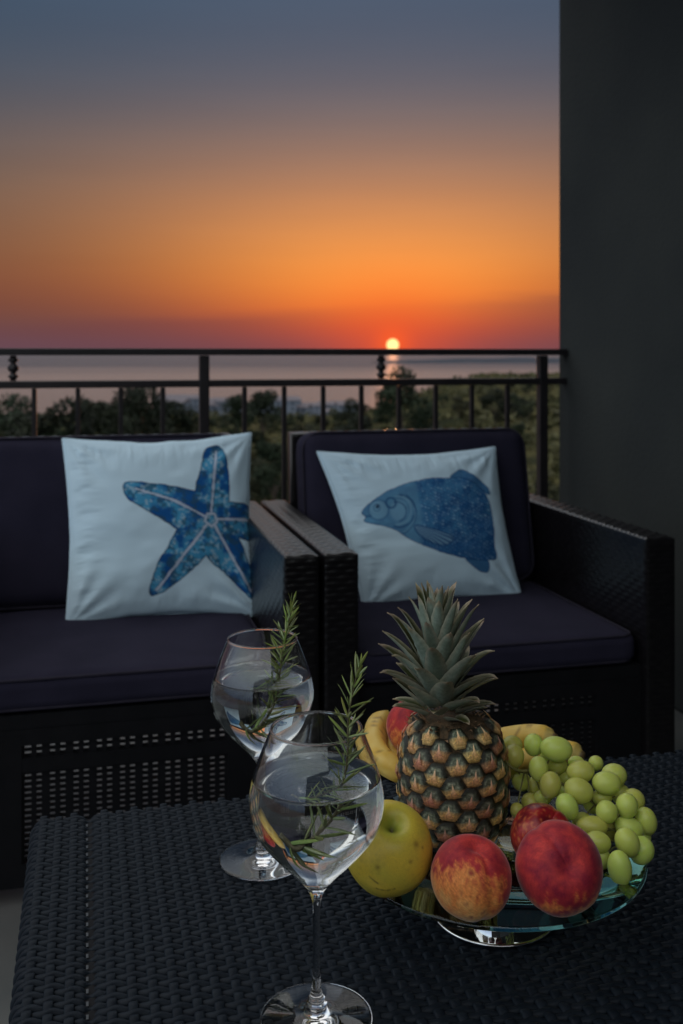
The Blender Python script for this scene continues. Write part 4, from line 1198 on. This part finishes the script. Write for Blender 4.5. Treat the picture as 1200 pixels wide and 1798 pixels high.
for k in range(NL):
    t = k / (NL - 1)
    az_ = k * R(137.5) + rng.uniform(-.12, .12)
    elv = R(20 + 66 * t ** .75) + rng.uniform(-.06, .06)
    L = (.029 + .021 * math.sin(PI * min(1, t * 1.0)) ** .8 + .028 * t) * rng.uniform(.88, 1.12)
    W_ = .0265 * (1 - .42 * t) * rng.uniform(.9, 1.1) * (.62 + .38 * min(1, t * 4))
    zb = PH - .002 + .070 * t ** 1.05; rb = .0165 * (1 - t) ** .8 + .0015
    bend = R(rng.uniform(2, 18) + 14 * (1 - t)) * (1 if rng.random() < .85 else -.3)
    me = crown_leaf(L, W_, bend, .65, k, R(rng.choice((0, 10, 35, 60)) * (1 - t * .7)))
    out = Vector((math.cos(az_), math.sin(az_), 0)); up = Vector((0, 0, 1))
    zax = (out * math.cos(elv) + up * math.sin(elv)).normalized(); xax = (out * math.sin(elv) - up * math.cos(elv)).normalized(); yax = zax.cross(xax)
    mt = Matrix((xax, yax, zax)).transposed()
    o = link('leaf', me, crown, (out.x * rb + lean.x * (zb - PH) * CY - .011 * CY * 1, out.y * rb + .011 * SY, zb)); o.rotation_euler = mt.to_euler()
m_dry = simple('dry_bract', (.22, .12, .06), (.42, .27, .16), rough=.8, ns=200)
m = MB(); r_ = random.Random(5)
for k in range(90):
    a = r_.uniform(0, 2 * PI); rr = r_.uniform(.014, .034); z = PH - .001 - (rr / .036) ** 3 * .010
    p = Vector((rr * math.cos(a) - .006, rr * math.sin(a), z)); d = Vector((math.cos(a) * r_.uniform(.3, 1), math.sin(a), r_.uniform(.1, .7))).normalized() * r_.uniform(.006, .013); s = Vector((-math.sin(a), math.cos(a), r_.uniform(-.4, .4))) * .0016
    m.add([p - s, p + s, p + d * .6 + s * .6 + Vector((0, 0, .001)), p + d, p + d * .6 - s * .6], [(0, 1, 2, 3, 4)])
o = m.build('dry_bracts', m_dry, pine); o['kind'] = 'stuff'

# --- bananas
m_ban = vcol('banana_peel', rough=.45, spec=.4, sss=.08, sssr=(1, .7, .3))
bunch = empty('banana_bunch', W2(.08, 1.06, ZP)); tag(bunch, 'bunch of ripe yellow bananas lying behind the pineapple', 'bananas')
def banana(pts, rad, seed):
    P_ = smooth_profile([Vector(p) for p in pts], 8); n = len(P_); S = 15; v = []; f = []; c = []
    base = bunch.location
    for i, p in enumerate(P_):
        t = i / (n - 1); tg = (P_[min(i + 1, n - 1)] - P_[max(i - 1, 0)]).normalized()
        a = tg.cross(Vector((0, 0, 1))).normalized(); b_ = a.cross(tg)
        r_ = rad * min(1, (math.sin(PI * min(max(t, .0), 1)) * 2.6 + .02) ** .55)
        if t > .93: r_ = rad * .52 * (1 - (t - .93) * 5)
        if t < .05: r_ = rad * (.42 + t * 6)
        for k in range(S):
            w = 2 * PI * k / S; q_ = 1 + .075 * math.cos(5 * w)
            v.append(p - base + (a * math.cos(w) + b_ * math.sin(w)) * r_ * q_)
            nn = mn.noise(Vector((t * 14, w * 2, seed))); n2 = mn.noise(Vector((t * 60, w * 9, seed)))
            col = cmix((.74, .47, .07), (.80, .58, .16), .5 + nn)
            if n2 > .38: col = cmix(col, (.25, .14, .04), .7)
            if t > .955: col = (.12, .08, .035)
            elif t > .9: col = cmix(col, (.42, .36, .12), .6)
            if t < .06: col = (.28, .22, .10)
            c.append(col)
    for i in range(n - 1):
        for k in range(S):
            k2 = (k + 1) % S; f.append((i * S + k, i * S + k2, (i + 1) * S + k2, (i + 1) * S + k))
    f.append(tuple(range(S))[::-1]); f.append(tuple((n - 1) * S + k for k in range(S)))
    link('banana', mesh_from('banana', v, f, m_ban, True, c), bunch)
banana([at(716, 1360, 1.0), at(690, 1348, 1.0), at(668, 1328, 1.01), at(658, 1302, 1.03), at(664, 1276, 1.06), at(684, 1256, 1.09)], .0118, 1)
banana([at(724, 1360, 1.01), at(706, 1346, 1.02), at(694, 1322, 1.035), at(694, 1298, 1.055), at(706, 1276, 1.08)], .0118, 2)
banana([at(760, 1330, 1.075), at(800, 1324, 1.09), at(850, 1306, 1.09), at(895, 1294, 1.08), at(938, 1290, 1.07), at(978, 1296, 1.055)], .0112, 3)
banana([at(820, 1345, 1.05), at(880, 1342, 1.06), at(940, 1328, 1.06), at(985, 1318, 1.05), at(1026, 1328, 1.035)], .0112, 5)
banana([at(770, 1330, 1.10), at(800, 1306, 1.115), at(840, 1290, 1.12), at(886, 1286, 1.115)], .011, 4)

# --- grapes
m_grape, t, bb = new_mat('grape_skin')
oi = N(t, 'ShaderNodeObjectInfo')
cg = ramp(t, noise_tex(t, 90, 3), [(.3, (.48, .56, .11, 1)), (.7, (.68, .74, .20, 1))], 'LINEAR')
hs = N(t, 'ShaderNodeHueSaturation'); t.links.new(cg, hs.inputs['Color']); t.links.new(M(t, 'ADD', .465, M(t, 'MULTIPLY', oi.outputs['Random'], .055)), hs.inputs['Hue'])
t.links.new(M(t, 'ADD', .75, M(t, 'MULTIPLY', oi.outputs['Random'], .4)), hs.inputs['Value']); gtc = N(t, 'ShaderNodeTexCoord'); gsp = N(t, 'ShaderNodeSeparateXYZ'); t.links.new(gtc.outputs['Object'], gsp.inputs[0])
gm = N(t, 'ShaderNodeMapRange'); t.links.new(gsp.outputs[0], gm.inputs[0]); gm.inputs[1].default_value = .975; gm.inputs[2].default_value = .99
t.links.new(mix(t, gm.outputs[0], hs.outputs[0], (.09, .06, .03, 1)), bb.inputs['Base Color'])
bb.inputs['Roughness'].default_value = .32; bb.inputs['Subsurface Weight'].default_value = .75; bb.inputs['Subsurface Radius'].default_value = (.8, 1, .25); bb.inputs['Subsurface Scale'].default_value = .008
bb.inputs['Specular IOR Level'].default_value = .5
bloom = noise_tex(t, 160, 5); t.links.new(M(t, 'ADD', .12, M(t, 'MULTIPLY', bloom, .38)), bb.inputs['Roughness'])
v = []; f = []; nu_, nv_ = 24, 16
for j in range(nv_ + 1):
    th = PI * j / nv_
    for i in range(nu_):
        ph = 2 * PI * i / nu_; v.append((math.sin(th) * math.cos(ph), math.sin(th) * math.sin(ph), math.cos(th) * (1 - .03 * math.cos(th))))
for j in range(nv_):
    for i in range(nu_):
        i2 = (i + 1) % nu_; f.append((j * nu_ + i, (j + 1) * nu_ + i, (j + 1) * nu_ + i2, j * nu_ + i2))
grape_me = mesh_from('grape', v, f, m_grape)
gb = empty('grape_bunch', W2(.23, .95, ZP)); tag(gb, 'bunch of green grapes heaped on the right side of the plate', 'grapes')
G = [(150, 180, 68, 60, 0, 2), (158, 255, 72, 80, 20, 0), (290, 178, 62, 70, 0, 1), (440, 205, 100, 75, 8, 0), (322, 335, 65, 82, 0, 0), (400, 443, 70, 88, 10, 0),
     (598, 355, 88, 68, -8, 0), (587, 480, 98, 80, 20, 0), (510, 585, 72, 90, -25, 0), (770, 430, 92, 72, 0, 0), (820, 378, 80, 70, 0, 2), (905, 578, 72, 80, 0, 0),
     (945, 545, 80, 78, 0, 2), (770, 620, 73, 76, 0, 0), (1030, 680, 72, 92, -15, 2), (920, 728, 98, 74, 20, 2), (907, 820, 78, 95, -25, 0), (675, 715, 100, 64, 0, 1),
     (712, 820, 88, 70, 10, 0), (1000, 885, 80, 88, 20, 2), (857, 990, 80, 116, -8, 0), (740, 525, 66, 52, 0, 2), (180, 610, 46, 50, 0, 2), (210, 420, 66, 62, 0, 4),
     (445, 315, 66, 56, 0, 3), (350, 525, 60, 48, 0, 3), (610, 690, 66, 64, 0, 3), (570, 295, 56, 44, 0, 3), (270, 560, 60, 60, 0, 4), (680, 560, 64, 66, 0, 4), (520, 400, 66, 60, 0, 4),
     (860, 640, 66, 66, 0, 4), (790, 740, 66, 60, 0, 4), (740, 1020, 60, 70, 0, 3), (1000, 780, 64, 66, 0, 4), (860, 500, 64, 60, 0, 4), (130, 340, 60, 60, 0, 4), (300, 450, 60, 62, 0, 4), (480, 480, 60, 62, 0, 5), (920, 920, 62, 66, 0, 4), (640, 820, 60, 60, 0, 4), (700, 300, 50, 50, 0, 5), (385, 250, 52, 52, 0, 4)]
gpos = []
gst = MB()
for gx, gy, rx, ry, an, lay in G:
    px_, py_ = 860 + gx / 3.75, 1260 + gy / 3.75
    tt = (py_ - 1310) / (1524 - 1310); d = .985 - .105 * tt + lay * .0085
    p = at(px_, py_, d); rxm = rx / 3.75 * d / 1800; rym = ry / 3.75 * d / 1800
    low = ZP + min(rym, rxm)
    if p.z < low and (p.xy - PC.xy).length < .135: p.z = low
    gpos.append(p)
    o = link('grape', grape_me, gb, p - gb.location)
    big, sm = max(rxm, rym), min(rxm, rym)
    gv = rng.uniform(.96, 1.07); o.scale = (rxm * gv, sm * gv, rym * gv)
    o.rotation_euler = Euler((0, R(an), R(-YAW)))
    lf = o
stc = at(1000, 1420, .96)
m_gst = simple('grape_stem', (.16, .17, .05), (.22, .20, .07), rough=.6, ns=200)
spine = [at(905, 1352, .985), at(925, 1356, .98), at(950, 1352, .985), at(985, 1375, .985), at(1030, 1400, .965), at(1075, 1440, .945), at(1095, 1480, .92)]
sp_ = smooth_profile(spine, 6)
gst.tube([p - gb.location for p in sp_], .0014, 6)
for p in gpos:
    q_ = min(sp_, key=lambda s: (s - p).length); mid = (p + q_) / 2 + Vector((0, 0, .002)); gst.tube([q_ - gb.location, mid - gb.location, p - gb.location], [.0009, .0007, .0009], 5)
gst.tube([x - gb.location for x in smooth_profile([at(884, 1325, .965), at(893, 1342, .96), at(908, 1352, .962), at(926, 1354, .97)], 6)], .0013, 6)
gst.build('stem', m_gst, gb, True)
